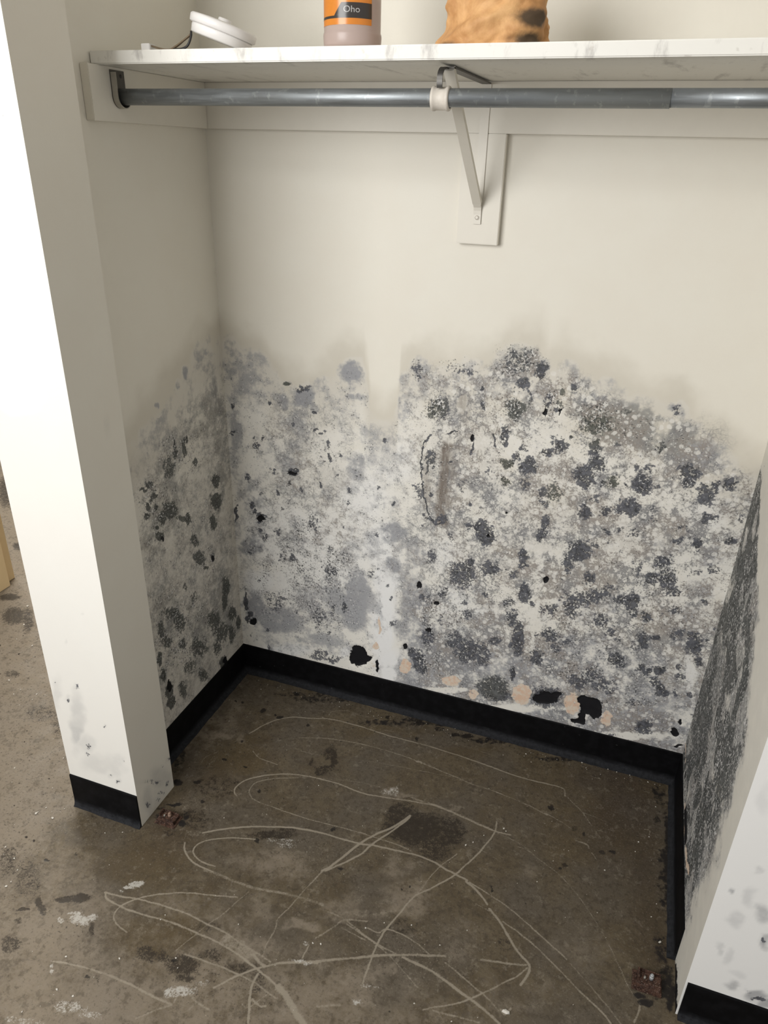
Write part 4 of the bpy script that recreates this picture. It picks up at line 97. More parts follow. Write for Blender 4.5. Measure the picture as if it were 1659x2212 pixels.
FLOOR = {
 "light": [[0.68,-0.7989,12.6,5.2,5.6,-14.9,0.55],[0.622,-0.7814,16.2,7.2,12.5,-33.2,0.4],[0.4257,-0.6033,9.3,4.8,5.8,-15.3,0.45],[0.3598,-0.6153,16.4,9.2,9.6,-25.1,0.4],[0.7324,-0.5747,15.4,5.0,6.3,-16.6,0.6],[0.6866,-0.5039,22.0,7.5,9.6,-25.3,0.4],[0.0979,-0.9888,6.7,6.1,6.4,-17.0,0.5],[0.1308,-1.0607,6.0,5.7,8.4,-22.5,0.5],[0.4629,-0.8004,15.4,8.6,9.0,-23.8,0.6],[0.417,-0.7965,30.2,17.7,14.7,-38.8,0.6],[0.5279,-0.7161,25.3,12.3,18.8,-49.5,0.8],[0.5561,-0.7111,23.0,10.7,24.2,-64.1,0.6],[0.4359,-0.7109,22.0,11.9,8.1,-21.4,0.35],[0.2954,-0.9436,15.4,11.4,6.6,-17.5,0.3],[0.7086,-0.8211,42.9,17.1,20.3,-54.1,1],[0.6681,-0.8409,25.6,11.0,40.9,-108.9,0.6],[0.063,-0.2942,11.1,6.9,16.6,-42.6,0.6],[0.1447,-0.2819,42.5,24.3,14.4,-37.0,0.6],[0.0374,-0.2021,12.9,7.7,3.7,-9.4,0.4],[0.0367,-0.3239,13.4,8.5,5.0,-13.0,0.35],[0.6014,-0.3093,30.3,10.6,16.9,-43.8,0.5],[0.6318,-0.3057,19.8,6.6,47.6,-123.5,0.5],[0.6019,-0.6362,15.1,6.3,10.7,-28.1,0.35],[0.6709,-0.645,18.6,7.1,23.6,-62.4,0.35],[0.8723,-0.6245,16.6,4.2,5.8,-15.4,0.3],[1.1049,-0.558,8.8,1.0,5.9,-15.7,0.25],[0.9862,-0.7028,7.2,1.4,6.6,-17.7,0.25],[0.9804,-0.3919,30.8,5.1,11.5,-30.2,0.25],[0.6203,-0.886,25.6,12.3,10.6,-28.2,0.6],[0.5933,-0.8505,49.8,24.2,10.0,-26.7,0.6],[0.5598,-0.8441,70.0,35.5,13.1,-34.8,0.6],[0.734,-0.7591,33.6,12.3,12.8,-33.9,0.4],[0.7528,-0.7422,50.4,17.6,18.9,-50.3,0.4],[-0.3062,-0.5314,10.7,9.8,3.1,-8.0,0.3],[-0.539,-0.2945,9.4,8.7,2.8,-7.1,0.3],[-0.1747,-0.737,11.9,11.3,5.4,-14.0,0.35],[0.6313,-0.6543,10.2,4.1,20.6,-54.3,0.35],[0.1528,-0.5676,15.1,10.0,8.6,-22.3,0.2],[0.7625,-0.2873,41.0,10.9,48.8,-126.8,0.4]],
 "white": [[0.0933,-0.8695,31.8,26.8,21.0,-55.5,0.9],[0.1127,-0.8565,59.1,48.6,33.4,-88.2,0.8],[0.0732,-0.8601,40.8,34.8,55.1,-145.3,0.7],[0.0566,-0.8834,81.9,71.9,33.7,-88.8,0.7],[0.1507,-0.7566,44.9,33.4,34.0,-89.5,1],[0.1409,-0.7714,67.4,51.1,62.0,-163.0,0.95],[0.1314,-0.7848,101.3,78.1,104.3,-274.4,0.7],[0.3812,-0.9208,31.5,21.0,28.4,-75.6,0.8],[0.3668,-0.9309,47.2,32.1,33.4,-88.7,0.8],[0.4059,-0.902,31.5,20.1,32.8,-87.2,0.45],[0.1985,-1.0263,22.9,19.8,29.8,-79.3,0.6],[0.2372,-1.0208,23.3,19.3,42.1,-112.2,0.5],[0.1084,-0.975,144.3,129.8,23.7,-62.8,0.7],[0.4039,-0.5368,20.2,10.3,45.2,-118.1,0.5],[0.4201,-0.5446,27.2,13.6,34.3,-89.8,0.5],[0.6055,-0.3028,56.2,19.5,19.6,-50.9,0.6],[0.583,-0.3114,78.4,28.2,29.4,-76.3,0.5],[0.132,-1.0735,18.2,17.3,35.7,-95.2,0.5],[0.7187,-0.7843,46.1,17.6,78.3,-208.2,0.6],[0.5662,-0.7508,78.3,37.0,59.2,-156.8,0.6],[0.572,-0.7851,31.9,15.3,92.4,-245.0,0.7],[0.7096,-0.8235,73.7,29.4,40.8,-108.6,0.6]],
 "dark": [[0.6956,-0.3891,11.2,3.5,6.5,-17.0,0.85],[0.7632,-0.3778,17.1,4.7,6.6,-17.3,0.7],[0.6504,-0.3615,20.4,6.8,8.4,-21.8,0.7],[0.7568,-0.4368,21.8,6.3,11.6,-30.4,0.6],[0.414,-0.2523,91.0,39.3,8.2,-21.1,0.85],[0.4075,-0.2995,33.6,15.0,15.8,-40.8,0.6],[0.3943,-0.2324,51.3,22.4,10.4,-26.9,0.6],[0.3612,-0.2819,120.8,56.1,21.5,-55.4,0.6],[0.3757,-0.5305,16.0,8.3,26.7,-69.8,0.7],[0.4022,-0.5089,36.3,18.2,22.0,-57.5,0.6],[0.3527,-0.8779,22.9,15.2,17.0,-45.2,0.7],[0.3701,-0.8961,46.5,30.8,38.5,-102.4,0.7],[0.3253,-0.8781,45.3,31.0,26.5,-70.3,0.5],[0.0309,-0.8469,36.4,31.8,45.9,-120.8,0.9],[0.0615,-0.8318,30.9,26.1,35.5,-93.6,1],[-0.0182,-0.8691,99.0,91.3,24.8,-65.4,1],[0.0018,-0.8814,66.8,61.1,27.4,-72.3,0.7],[-0.0352,-0.8954,66.2,63.0,54.9,-144.7,0.8],[-0.0263,-0.9204,80.5,77.4,56.5,-149.2,0.6],[0.1303,-0.8778,140.0,115.2,17.2,-45.5,0.7],[0.174,-0.5595,18.9,12.2,10.7,-27.9,0.45],[0.2728,-0.8826,29.6,21.5,18.3,-48.4,0.6],[0.2993,-0.8726,63.9,44.8,26.1,-69.1,0.6],[-0.0058,-0.9669,41.2,40.4,15.0,-39.6,0.6],[0.1726,-0.4498,12.1,7.4,7.8,-20.1,0.35],[-0.1571,-0.8125,36.9,36.2,7.3,-19.0,0.5],[0.3553,-0.7871,29.4,18.3,24.3,-64.3,0.35],[0.4643,-0.8409,23.5,13.5,26.9,-71.4,0.5],[0.5082,-0.8441,48.0,26.1,9.6,-25.5,0.4],[0.3967,-0.8358,38.1,23.5,26.0,-69.0,0.5],[0.3816,-0.8467,65.3,41.2,30.6,-81.0,0.5],[-0.8986,-0.0348,16.2,15.8,6.5,-16.2,0.8],[-1.0037,0.0515,18.0,17.6,15.1,-37.4,0.9],[-1.7206,0.7686,17.8,17.6,1.8,-4.3,0.7],[-1.2607,0.3629,29.7,28.6,9.6,-23.4,0.8],[-0.8333,-0.0392,41.2,38.9,4.4,-11.0,0.7],[-0.6652,-0.2846,27.3,26.6,16.2,-41.1,0.6],[-0.4492,-0.3924,14.9,13.6,9.3,-23.7,0.4],[-0.3724,-0.4039,30.5,26.9,4.8,-12.3,0.4],[-0.0821,-0.8352,25.5,24.1,6.1,-16.0,0.4],[0.7434,-0.6402,23.9,8.0,16.9,-44.7,0.3],[0.9524,-0.6049,50.8,10.3,17.6,-46.7,0.3],[1.0598,-0.2496,88.8,10.3,32.4,-84.6,0.5],[1.0531,-0.3588,116.5,14.6,47.7,-125.1,0.9],[0.9412,-0.2265,47.0,8.1,30.6,-79.6,0.3],[0.9966,-0.2052,142.3,20.4,48.9,-127.2,0.9]],
 "spot": [[0.148,-0.2825,227.0,129.5,67.3,-173.1,1],[0.1537,-0.2976,342.8,196.0,102.3,-263.3,0.9],[0.3486,-0.5594,160.2,87.4,45.3,-118.4,1],[0.2936,-0.1584,170.2,79.8,47.8,-122.5,1],[0.2042,-0.1581,83.0,42.4,62.1,-159.1,1],[0.1437,-0.1499,93.1,50.0,36.4,-93.2,1],[0.1412,-0.358,116.2,69.3,42.8,-110.4,1],[0.2055,-0.3636,178.0,100.5,54.8,-141.5,1],[0.282,-0.4225,248.1,134.3,58.9,-152.8,0.8],[0.5058,-0.4648,116.1,50.1,43.8,-114.3,1],[0.6038,-0.0975,181.8,57.2,39.8,-102.4,1],[0.4982,-0.0432,138.5,49.1,37.1,-95.0,1],[0.5892,-0.0287,88.3,27.5,23.5,-60.2,0.9],[0.7034,-0.039,61.0,16.0,39.1,-100.5,1],[0.9966,-0.2052,122.0,17.5,48.9,-127.2,1],[0.9037,-0.4851,234.9,50.9,43.8,-115.3,0.9],[0.3317,-0.8778,227.1,154.5,93.0,-246.6,1],[0.163,-0.5069,147.8,93.7,61.0,-158.6,0.9],[0.1871,-0.1542,220.0,113.9,61.7,-157.8,1],[0.7358,-0.0324,46.1,11.4,39.3,-101.0,1],[0.7467,-0.6501,480.0,160.2,171.1,-452.4,1],[0.7143,-0.5596,454.6,152.3,102.9,-270.6,1],[0.729,-0.5441,453.8,146.9,101.8,-267.8,1],[1.1305,-0.2968,103.3,8.5,46.2,-121.0,0.7],[1.0427,-0.3774,312.4,41.2,72.6,-190.4,1],[1.085,-0.2546,224.5,23.2,65.7,-171.6,1],[1.1564,-0.2841,116.5,8.1,69.1,-180.9,0.8],[0.237,-0.857,289.3,213.0,87.6,-231.8,0.8],[-0.0482,-0.871,392.0,370.0,106.5,-280.6,0.8],[-0.0782,-0.7824,188.0,170.7,57.9,-151.9,0.9],[-0.0507,-0.8381,129.0,119.3,77.2,-203.1,0.8],[-0.0276,-0.7417,188.6,160.7,47.3,-123.8,0.9],[0.2119,-0.9635,224.6,182.8,65.0,-172.7,0.7],[0.1912,-0.9654,148.6,123.4,64.6,-171.6,0.7],[0.7741,-0.8167,263.9,93.1,103.9,-276.9,0.8],[0.9815,-0.4921,323.2,56.3,105.9,-279.0,0.8],[0.5642,-0.5597,172.5,72.7,58.5,-153.6,0.8],[0.3884,-0.6561,168.9,93.5,60.4,-158.8,0.4],[0.2035,-0.049,106.8,52.0,57.3,-146.1,0.8],[0.269,-0.0232,46.2,20.9,34.4,-87.6,0.7],[0.1139,-0.4558,102.1,65.6,46.0,-119.2,1],[0.0217,-0.2398,216.0,133.9,94.2,-241.4,0.8],[0.0496,-0.1431,211.2,122.3,58.9,-150.4,0.9],[0.072,-0.141,212.4,120.6,59.2,-151.1,0.8],[0.6539,-0.0342,72.1,20.5,32.0,-82.2,0.8],[0.8633,-0.0025,75.5,14.3,39.8,-102.4,0.8],[1.2539,-0.1452,112.7,2.2,25.2,-65.6,0.8]],
 "ochre": [[0.1276,-0.717,7.2,5.3,4.9,-12.8,0.8],[0.0823,-0.7078,12.9,9.9,14.3,-37.4,0.7],[0.1797,-0.3431,11.7,6.7,5.3,-13.8,0.8],[0.1214,-0.3657,17.4,10.6,5.4,-13.8,0.6],[0.1928,-0.2632,17.1,9.3,12.6,-32.4,0.7],[0.2578,-0.8459,6.7,4.8,5.8,-15.4,0.8],[1.0813,-0.2413,6.9,0.7,2.6,-6.8,0.6],[0.9409,-0.1536,5.9,1.0,3.8,-9.9,0.35],[0.6978,-0.1424,4.7,1.3,5.3,-13.7,0.3],[-0.0606,-0.6789,7.3,6.1,8.8,-23.0,0.5],[0.0192,-0.8335,13.2,11.5,7.9,-20.8,0.3],[0.5323,-0.0917,5.9,2.1,12.1,-31.2,0.6],[0.7489,-0.0854,9.4,2.3,14.7,-37.8,0.6],[-0.2368,-0.6077,11.2,10.2,3.9,-10.1,0.3],[-0.4577,-0.4372,10.0,9.5,3.2,-8.2,0.3],[-0.7067,-0.213,13.3,12.8,3.8,-9.6,0.4],[0.2901,-0.9065,15.1,10.9,12.6,-33.4,0.5],[0.2822,-0.0181,5.4,2.4,7.2,-18.2,0.3],[0.6956,-0.3891,9.3,2.9,6.5,-17.0,0.3]],
 "red": [[1.1735,-0.1133,10.8,0.6,1.7,-4.4,0.7],[1.2404,-0.4407,20.8,0.6,5.5,-14.6,0.5],[1.1104,-0.054,8.3,0.7,7.4,-19.2,0.5],[0.137,-0.6032,15.2,10.4,6.6,-17.2,0.6],[0.1835,-0.6141,19.3,12.8,9.0,-23.6,0.5],[0.0247,-0.3285,11.1,7.2,6.7,-17.3,0.25],[0.1248,-0.4175,11.8,7.4,5.6,-14.5,0.3],[0.3798,-0.6076,41.3,22.4,14.4,-37.7,0.1],[1.261,-0.5097,36.2,0.7,7.2,-19.0,0.7],[1.2239,-0.2444,23.4,0.8,2.3,-5.9,0.6],[0.1576,-0.6519,9.7,6.7,6.9,-18.2,0.35]],
 "black": [[1.258,-0.0645,54.4,0.9,5.9,-15.3,0.7],[1.2769,-0.2518,95.6,0.9,2.0,-5.2,0.9],[1.2675,-0.3216,70.4,1.0,3.0,-7.8,0.6],[1.2654,-0.4974,54.0,0.9,8.9,-23.5,0.7],[1.271,-0.5669,43.3,0.6,9.6,-25.5,1],[1.2888,-0.5891,114.9,0.5,9.9,-26.3,1],[1.2415,-0.621,47.8,1.6,40.3,-107.2,0.95],[1.228,-0.612,81.1,3.3,49.6,-131.9,0.9],[0.5829,-0.0311,4.4,1.4,18.8,-48.2,0.75],[0.8509,-0.0073,6.3,1.2,24.9,-64.0,0.8],[1.0565,-0.0034,6.7,0.7,30.1,-77.6,0.8],[0.2908,-0.0374,7.3,3.2,21.8,-55.7,0.6],[-0.0052,-0.3402,66.4,44.2,3.4,-8.7,0.8],[-0.0314,-0.1411,62.0,38.2,5.8,-14.7,0.8],[0.0692,-0.4731,59.1,39.8,28.8,-74.6,1],[0.1488,-0.5617,75.1,49.7,25.5,-66.4,1],[0.1506,-0.5804,94.5,63.1,25.9,-67.7,1],[0.1032,-0.5378,36.7,24.9,61.5,-159.9,0.9],[0.0851,-0.5861,53.0,37.5,31.9,-83.1,0.7],[0.1449,-0.6146,38.2,26.2,22.3,-58.1,0.55],[0.0735,-0.56,52.3,36.8,31.1,-80.8,0.8],[0.2035,-0.049,10.7,5.2,28.7,-73.1,0.6],[0.0265,-0.4205,86.0,58.2,10.9,-28.1,0.8],[-0.0312,-0.6308,10.4,8.3,51.2,-133.3,0.35]],
 "crumb": [[-0.1368,-0.7915,12.3,11.7,4.8,-12.5,1],[-0.0773,-0.8939,32.6,31.9,5.4,-14.2,0.8],[-0.4863,-0.4069,9.9,9.3,3.1,-7.9,0.7],[-0.1205,-0.6575,5.1,4.4,5.1,-13.3,0.5],[0.1662,-0.5474,12.5,8.1,5.1,-13.2,0.7],[0.1206,-0.2912,11.3,6.6,6.7,-17.3,0.5],[1.1196,-0.1658,5.5,0.5,2.0,-5.3,0.35],[0.5156,-0.5424,7.0,3.1,5.7,-14.8,0.5],[0.6997,-0.4022,7.0,2.2,4.4,-11.5,0.5],[0.0813,-0.8908,13.8,11.9,8.6,-22.6,0.8],[0.4132,-0.8799,10.4,6.5,6.4,-17.1,0.7],[0.7716,-0.6943,6.6,2.2,4.5,-12.0,0.5],[-0.7818,-0.135,12.8,12.3,2.4,-6.0,0.8],[-0.989,0.1258,7.7,7.3,1.9,-4.8,0.6],[0.5255,-0.876,12.3,6.7,6.7,-17.8,0.6]]}
SCR = [
 [[[0.1537,-0.2478],[0.1739,-0.2061],[0.199,-0.1715],[0.2391,-0.1433],[0.2866,-0.1298],[0.3492,-0.1104],[0.4388,-0.1077],[0.526,-0.1125],[0.6283,-0.1103],[0.7231,-0.1145],[0.8033,-0.121],[0.897,-0.1316],[0.9735,-0.129],[0.9779,-0.1283],[1.01,-0.1281],[1.0225,-0.1353],[1.0249,-0.1542]],1.8,0.8],
 [[[1.0274,-0.1513],[1.0464,-0.1674],[1.0743,-0.1909],[1.0994,-0.2235]],1.2,0.6],
 [[[1.0743,-0.1909],[1.1049,-0.194],[1.1353,-0.1989]],1.6,0.4],
 [[[0.291,-0.2134],[0.3349,-0.1963],[0.3962,-0.1795],[0.4639,-0.1718],[0.5461,-0.1696],[0.6059,-0.1733],[0.6394,-0.1779],[0.6888,-0.1847],[0.7437,-0.1929],[0.7915,-0.2013],[0.8518,-0.2042],[0.9267,-0.2145],[0.9889,-0.2321],[0.9841,-0.2274],[1.0247,-0.2395],[1.0538,-0.2535]],1.5,0.6],
 [[[0.6296,-0.1773],[0.6388,-0.1759],[0.6428,-0.1787]],3,0.8],
 [[[0.4861,-0.2285],[0.5626,-0.2163],[0.6331,-0.2083],[0.6993,-0.1996],[0.7437,-0.1929]],1.3,0.45],
 [[[0.3325,-0.0966],[0.3359,-0.0798],[0.3781,-0.0608],[0.4217,-0.0643],[0.4726,-0.0597],[0.5275,-0.0682],[0.5574,-0.0762]],1.8,0.4],
 [[[0.5035,-0.0972],[0.5935,-0.0838],[0.6964,-0.0745],[0.7936,-0.0782],[0.8893,-0.0898]],1.2,0.4],
 [[[0.2351,-0.4574],[0.2229,-0.4504],[0.2176,-0.4327],[0.2279,-0.4045],[0.2568,-0.3789],[0.2944,-0.3561],[0.3504,-0.3365],[0.4057,-0.3297],[0.4591,-0.3274],[0.5271,-0.3332],[0.5861,-0.3262],[0.6716,-0.3107],[0.7294,-0.3056],[0.8052,-0.3174],[0.8724,-0.3275],[0.9162,-0.3248]],2.0,0.75],
 [[[0.3546,-0.3453],[0.2961,-0.372],[0.2588,-0.4007],[0.2535,-0.4268],[0.2639,-0.4425],[0.2882,-0.4544],[0.3463,-0.4566],[0.4092,-0.4584],[0.4836,-0.4552],[0.5726,-0.4493],[0.6163,-0.4499],[0.6734,-0.4502],[0.7032,-0.4555]],1.5,0.6],
 [[[0.3958,-0.3294],[0.4684,-0.3116],[0.5148,-0.3019],[0.5761,-0.2985]],1.3,0.35],
 [[[0.631,-0.2972],[0.6635,-0.3042],[0.6876,-0.3045]],1.5,0.5],
 [[[0.2146,-0.5864],[0.2496,-0.5626],[0.2968,-0.5374],[0.3468,-0.5165],[0.4119,-0.4951],[0.4816,-0.4842],[0.5397,-0.4826],[0.5843,-0.4792],[0.616,-0.4721],[0.665,-0.4668],[0.7135,-0.4615],[0.7611,-0.4644],[0.8048,-0.4763],[0.8436,-0.4829],[0.8456,-0.4883],[0.872,-0.5008],[0.9034,-0.5268]],2.4,0.85],
 [[[0.9103,-0.5356],[0.937,-0.5561],[0.9588,-0.5801],[0.9856,-0.6089],[1.0093,-0.6249],[1.0152,-0.6325],[1.0143,-0.6474],[1.0044,-0.6748]],2.6,0.85],
 [[[0.3445,-0.5573],[0.2872,-0.5741],[0.2408,-0.5987],[0.2221,-0.6177],[0.2213,-0.6379],[0.2375,-0.6513],[0.265,-0.6568],[0.2914,-0.6562]],1.8,0.75],
 [[[0.1907,-0.6263],[0.1983,-0.6401],[0.2206,-0.6577],[0.2475,-0.6667],[0.2944,-0.6707]],2.0,0.8],
 [[[0.2737,-0.6736],[0.2959,-0.6714],[0.3612,-0.6741],[0.4032,-0.673],[0.4421,-0.6671],[0.4956,-0.6585],[0.5623,-0.6562]],4.0,0.45],
 [[[0.6686,-0.357],[0.6425,-0.4014],[0.6015,-0.4487],[0.5832,-0.4762],[0.5428,-0.5572],[0.527,-0.579]],2.8,0.85],
 [[[0.5281,-0.5798],[0.5094,-0.6416],[0.4972,-0.6894],[0.4863,-0.7213],[0.4914,-0.741],[0.491,-0.7803],[0.4947,-0.8017]],1.8,0.6],
 [[[0.6691,-0.3586],[0.6599,-0.384],[0.6362,-0.425],[0.6079,-0.4735],[0.5945,-0.5052],[0.5647,-0.5425],[0.5342,-0.5762]],2.4,0.75],
 [[[0.8759,-0.2975],[0.8775,-0.3185],[0.8771,-0.3362],[0.859,-0.391],[0.8361,-0.4422],[0.809,-0.4917],[0.7802,-0.5267],[0.7452,-0.5666],[0.7306,-0.6093],[0.711,-0.6632],[0.7064,-0.699],[0.7055,-0.7296],[0.7054,-0.7613],[0.7071,-0.7843]],2.0,0.8],
 [[[0.8072,-0.424],[0.7807,-0.4665],[0.7622,-0.5138],[0.7543,-0.5455],[0.7413,-0.571]],1.4,0.55],
 [[[0.6533,-0.3003],[0.6871,-0.3028],[0.7285,-0.3022],[0.8043,-0.314],[0.8721,-0.3258]],1.4,0.6],
 [[[0.8773,-0.5339],[0.9115,-0.5408]],1.4,0.5],
 [[[0.9438,-0.5535],[0.9932,-0.5724],[1.0367,-0.5947],[1.0815,-0.6221],[1.1174,-0.6462],[1.1627,-0.6719],[1.1784,-0.6855]],1.9,0.7],
 [[[0.8531,-0.4869],[0.9192,-0.5064],[0.9733,-0.5285],[1.0263,-0.5573],[1.0841,-0.5893]],1.8,0.7],
 [[[1.0893,-0.5948],[1.1256,-0.6198],[1.1721,-0.6573],[1.1967,-0.6805]],1.3,0.55],
 [[[0.9358,-0.3529],[0.9573,-0.3531],[0.9973,-0.3708],[1.0392,-0.3914],[1.0811,-0.4243],[1.1223,-0.4693],[1.1515,-0.5073],[1.18,-0.5532],[1.2046,-0.5972],[1.2316,-0.6283]],1.2,0.55],
 [[[1.2316,-0.6283],[1.2282,-0.6473],[1.2208,-0.6674]],2.2,0.6],
 [[[0.8815,-0.331],[0.9326,-0.3392],[0.9587,-0.3495],[0.9938,-0.3692]],1.5,0.4],
 [[[0.5303,-0.8068],[0.5926,-0.7796],[0.6544,-0.7501],[0.706,-0.7244],[0.77,-0.6978],[0.8464,-0.6715]],3.0,0.7],
 [[[0.9172,-0.6523],[0.9707,-0.6407],[1.0082,-0.6315]],2.6,0.6],
 [[[1.0113,-0.6365],[0.9872,-0.6671],[0.9402,-0.7128],[0.9033,-0.7471],[0.8532,-0.777],[0.834,-0.7886]],1.9,0.65],
 [[[0.765,-0.7047],[0.8219,-0.7102],[0.8598,-0.7198],[0.8997,-0.7326],[0.9239,-0.7394],[0.953,-0.7505],[0.9795,-0.762]],2.8,0.75],
 [[[0.5807,-0.6676],[0.6212,-0.6702],[0.6807,-0.6906],[0.7138,-0.6988],[0.7498,-0.7029]],1.8,0.6],
 [[[0.6296,-0.6779],[0.7094,-0.7004],[0.7558,-0.7205],[0.8112,-0.7521]],1.6,0.6],
 [[[0.6191,-0.69],[0.6568,-0.6943],[0.678,-0.6968]],1.8,0.5],
 [[[0.5804,-0.7311],[0.6057,-0.695],[0.6217,-0.6714],[0.6681,-0.6579]],2.2,0.6],
 [[[0.6736,-0.672],[0.6993,-0.673],[0.7146,-0.6592],[0.7654,-0.6612],[0.8148,-0.6784]],1.8,0.6],
 [[[0.8501,-0.685],[0.8916,-0.7008],[0.92,-0.7135],[0.9421,-0.7213],[0.9725,-0.7389]],2.0,0.55],
 [[[0.0996,-0.8002],[0.1148,-0.8118],[0.1562,-0.8159],[0.2102,-0.8149],[0.2706,-0.8084],[0.3399,-0.8089],[0.4155,-0.8139],[0.4748,-0.8265],[0.5132,-0.8361],[0.5523,-0.8495]],2.2,0.75],
 [[[0.5523,-0.8495],[0.5705,-0.8564],[0.5921,-0.8706],[0.6132,-0.8845],[0.6291,-0.8933]],7,0.8],
 [[[0.0996,-0.8002],[0.1409,-0.7961],[0.1816,-0.7878],[0.2298,-0.7824],[0.2901,-0.7791],[0.3431,-0.7837],[0.4005,-0.7886],[0.4599,-0.7997],[0.5162,-0.8084]],2.2,0.7],
 [[[0.4068,-0.7993],[0.4347,-0.8016],[0.4645,-0.8081]],14,0.5],
 [[[0.4754,-0.809],[0.496,-0.8185],[0.5078,-0.8213]],4,0.75],
 [[[0.38,-0.7068],[0.3319,-0.7207],[0.2706,-0.7367],[0.2253,-0.7554],[0.1814,-0.7836],[0.1545,-0.8138],[0.1549,-0.8386],[0.1736,-0.8532],[0.2043,-0.8602]],1.9,0.7],
 [[[0.1039,-0.9626],[0.1507,-0.9541],[0.1977,-0.9489],[0.2452,-0.9452],[0.2272,-0.9462],[0.2809,-0.947],[0.338,-0.9505],[0.3736,-0.9505]],2.4,0.65],
 [[[0.3227,-0.8566],[0.3413,-0.811],[0.3564,-0.7786],[0.3711,-0.7484],[0.3956,-0.6848]],1.5,0.5],
 [[[0.3438,-0.8561],[0.4007,-0.8544],[0.4523,-0.8543],[0.505,-0.858],[0.563,-0.8704]],2.2,0.6],
 [[[0.5027,-0.8401],[0.503,-0.8634],[0.5104,-0.8857],[0.5216,-0.9102],[0.5296,-0.9287]],2.6,0.8],
 [[[0.5165,-0.8879],[0.5367,-0.8936],[0.5468,-0.8898]],2.4,0.7],
 [[[0.5024,-0.9021],[0.5176,-0.903],[0.5389,-0.8705]],1.6,0.5],
 [[[0.4343,-0.8962],[0.4591,-0.8659],[0.4899,-0.8353],[0.5308,-0.8078]],2.4,0.65],
 [[[0.8529,-0.7837],[0.911,-0.7772],[0.943,-0.7737]],2.2,0.55],
 [[[0.8641,-0.7839],[0.8786,-0.7957]],1.2,0.5],
 [[[0.5726,-0.7798],[0.573,-0.7646],[0.5734,-0.7492]],1.6,0.8],
 [[[0.5569,-0.7943],[0.6037,-0.7766]],3.5,0.8],
 [[[0.3278,-0.9958],[0.3509,-0.9721],[0.3748,-0.9522],[0.3764,-0.936]],2.4,0.5],
 [[[0.4076,-0.9638],[0.4167,-0.9321]],2.4,0.4],
 [[[0.3984,-0.9233],[0.4144,-0.9285],[0.4475,-0.9337]],2.6,0.6],
 [[[0.1962,-0.3054],[0.2253,-0.3208],[0.2536,-0.3229],[0.2817,-0.325]],1.8,0.55],
 [[[0.0871,-0.396],[0.0879,-0.3697],[0.1079,-0.3397]],1.8,0.4],
 [[[0.2935,-0.2541],[0.3456,-0.2564],[0.3739,-0.2521]],1.2,0.45],
 [[[0.2856,-0.1352],[0.2953,-0.1637],[0.289,-0.2094]],1.2,0.3],
 [[[0.2637,-0.2427],[0.2637,-0.2287],[0.287,-0.2196],[0.2907,-0.2414],[0.2743,-0.2501],[0.2637,-0.2427]],1.3,0.4],
 [[[1.068,-0.2831],[1.0949,-0.2865],[1.1009,-0.2943]],2.4,0.5],
 [[[1.1072,-0.3053],[1.119,-0.3206]],1.0,0.6],
 [[[0.8093,-0.3898],[0.8508,-0.3908],[0.9085,-0.4082]],1.6,0.3],
 [[[1.2231,-0.1887],[1.2362,-0.1872],[1.2353,-0.2017]],1.4,0.5],
 [[[0.6812,-0.8372],[0.6395,-0.855]],3,0.5],
 [[[0.6198,-0.6541],[0.6636,-0.6459],[0.7183,-0.6112]],4,0.35],
 [[[0.9761,-0.7353],[0.9859,-0.7404],[0.9941,-0.7263]],2.5,0.8]]
CRUMBS = [[1.0544,-0.0189,2.1],[0.9044,-0.042,2.1],[0.6947,-0.0163,1.4],[0.6762,-0.0296,1.4],[0.6649,-0.034,1.4],[1.1233,-0.0174,1.8],[1.1465,-0.0191,1.4],[1.1802,-0.0184,1.8],[1.2281,-0.0258,1.8],[1.1407,-0.344,1.8],[1.2486,-0.1052,1.4],[1.2117,-0.2335,1.8],[1.2055,-0.2653,1.4],[1.2357,-0.2086,1.8],[1.1341,-0.4602,1.4],[0.7608,-0.6325,1.8],[0.646,-0.49,1.0],[0.4148,-0.3515,1.4],[0.2397,-0.5298,1.4],[0.0744,-0.2254,1.4],[0.2956,-0.031,1.0],[0.1216,-0.9468,2.1],[0.2249,-0.9119,2.1],[0.1185,-1.0617,2.1],[0.1505,-1.0056,2.4],[0.1885,-1.0045,2.1],[-0.1509,-0.8035,2.1],[-0.1211,-0.8247,1.8],[-0.113,-0.8655,2.8],[-0.1122,-0.8529,1.8],[-0.1985,-0.6844,3.5],[-0.1505,-0.681,3.1],[-0.1886,-0.6608,1.8],[-0.003,-0.6712,1.8],[0.0345,-0.654,1.4],[0.2529,-0.8113,1.4],[0.2558,-0.7988,1.4],[0.3314,-0.8707,1.8],[0.3463,-0.8863,1.4],[0.4135,-0.7617,1.4],[0.7041,-0.6483,1.8],[0.671,-0.6732,1.8],[0.5798,-0.7436,2.1],[0.596,-0.7396,2.1],[0.8756,-0.6013,1.4],[1.2651,-0.4825,2.8],[1.2468,-0.4279,1.4],[1.2567,-0.3913,1.4],[0.8964,-0.3122,2.1],[0.9034,-0.3183,1.8],[0.8353,-0.3789,2.1],[0.8204,-0.393,2.1],[0.8549,-0.35,1.8],[0.9974,-0.4307,1.4],[1.0244,-0.3617,1.4],[1.0548,-0.3201,1.0],[1.0441,-0.3215,1.0],[0.8916,-0.7905,1.8],[0.8152,-0.7839,1.8],[0.8297,-0.6534,1.4],[-0.6464,-0.3132,2.8],[-0.5813,-0.3343,2.1],[-0.7111,-0.1483,2.8],[-0.704,-0.1041,2.1],[-0.8974,0.0287,4.2],[-0.8244,-0.0656,3.5],[-0.5208,-0.3332,2.8],[-0.5846,-0.3583,2.1],[-0.1938,-0.7862,2.1]]

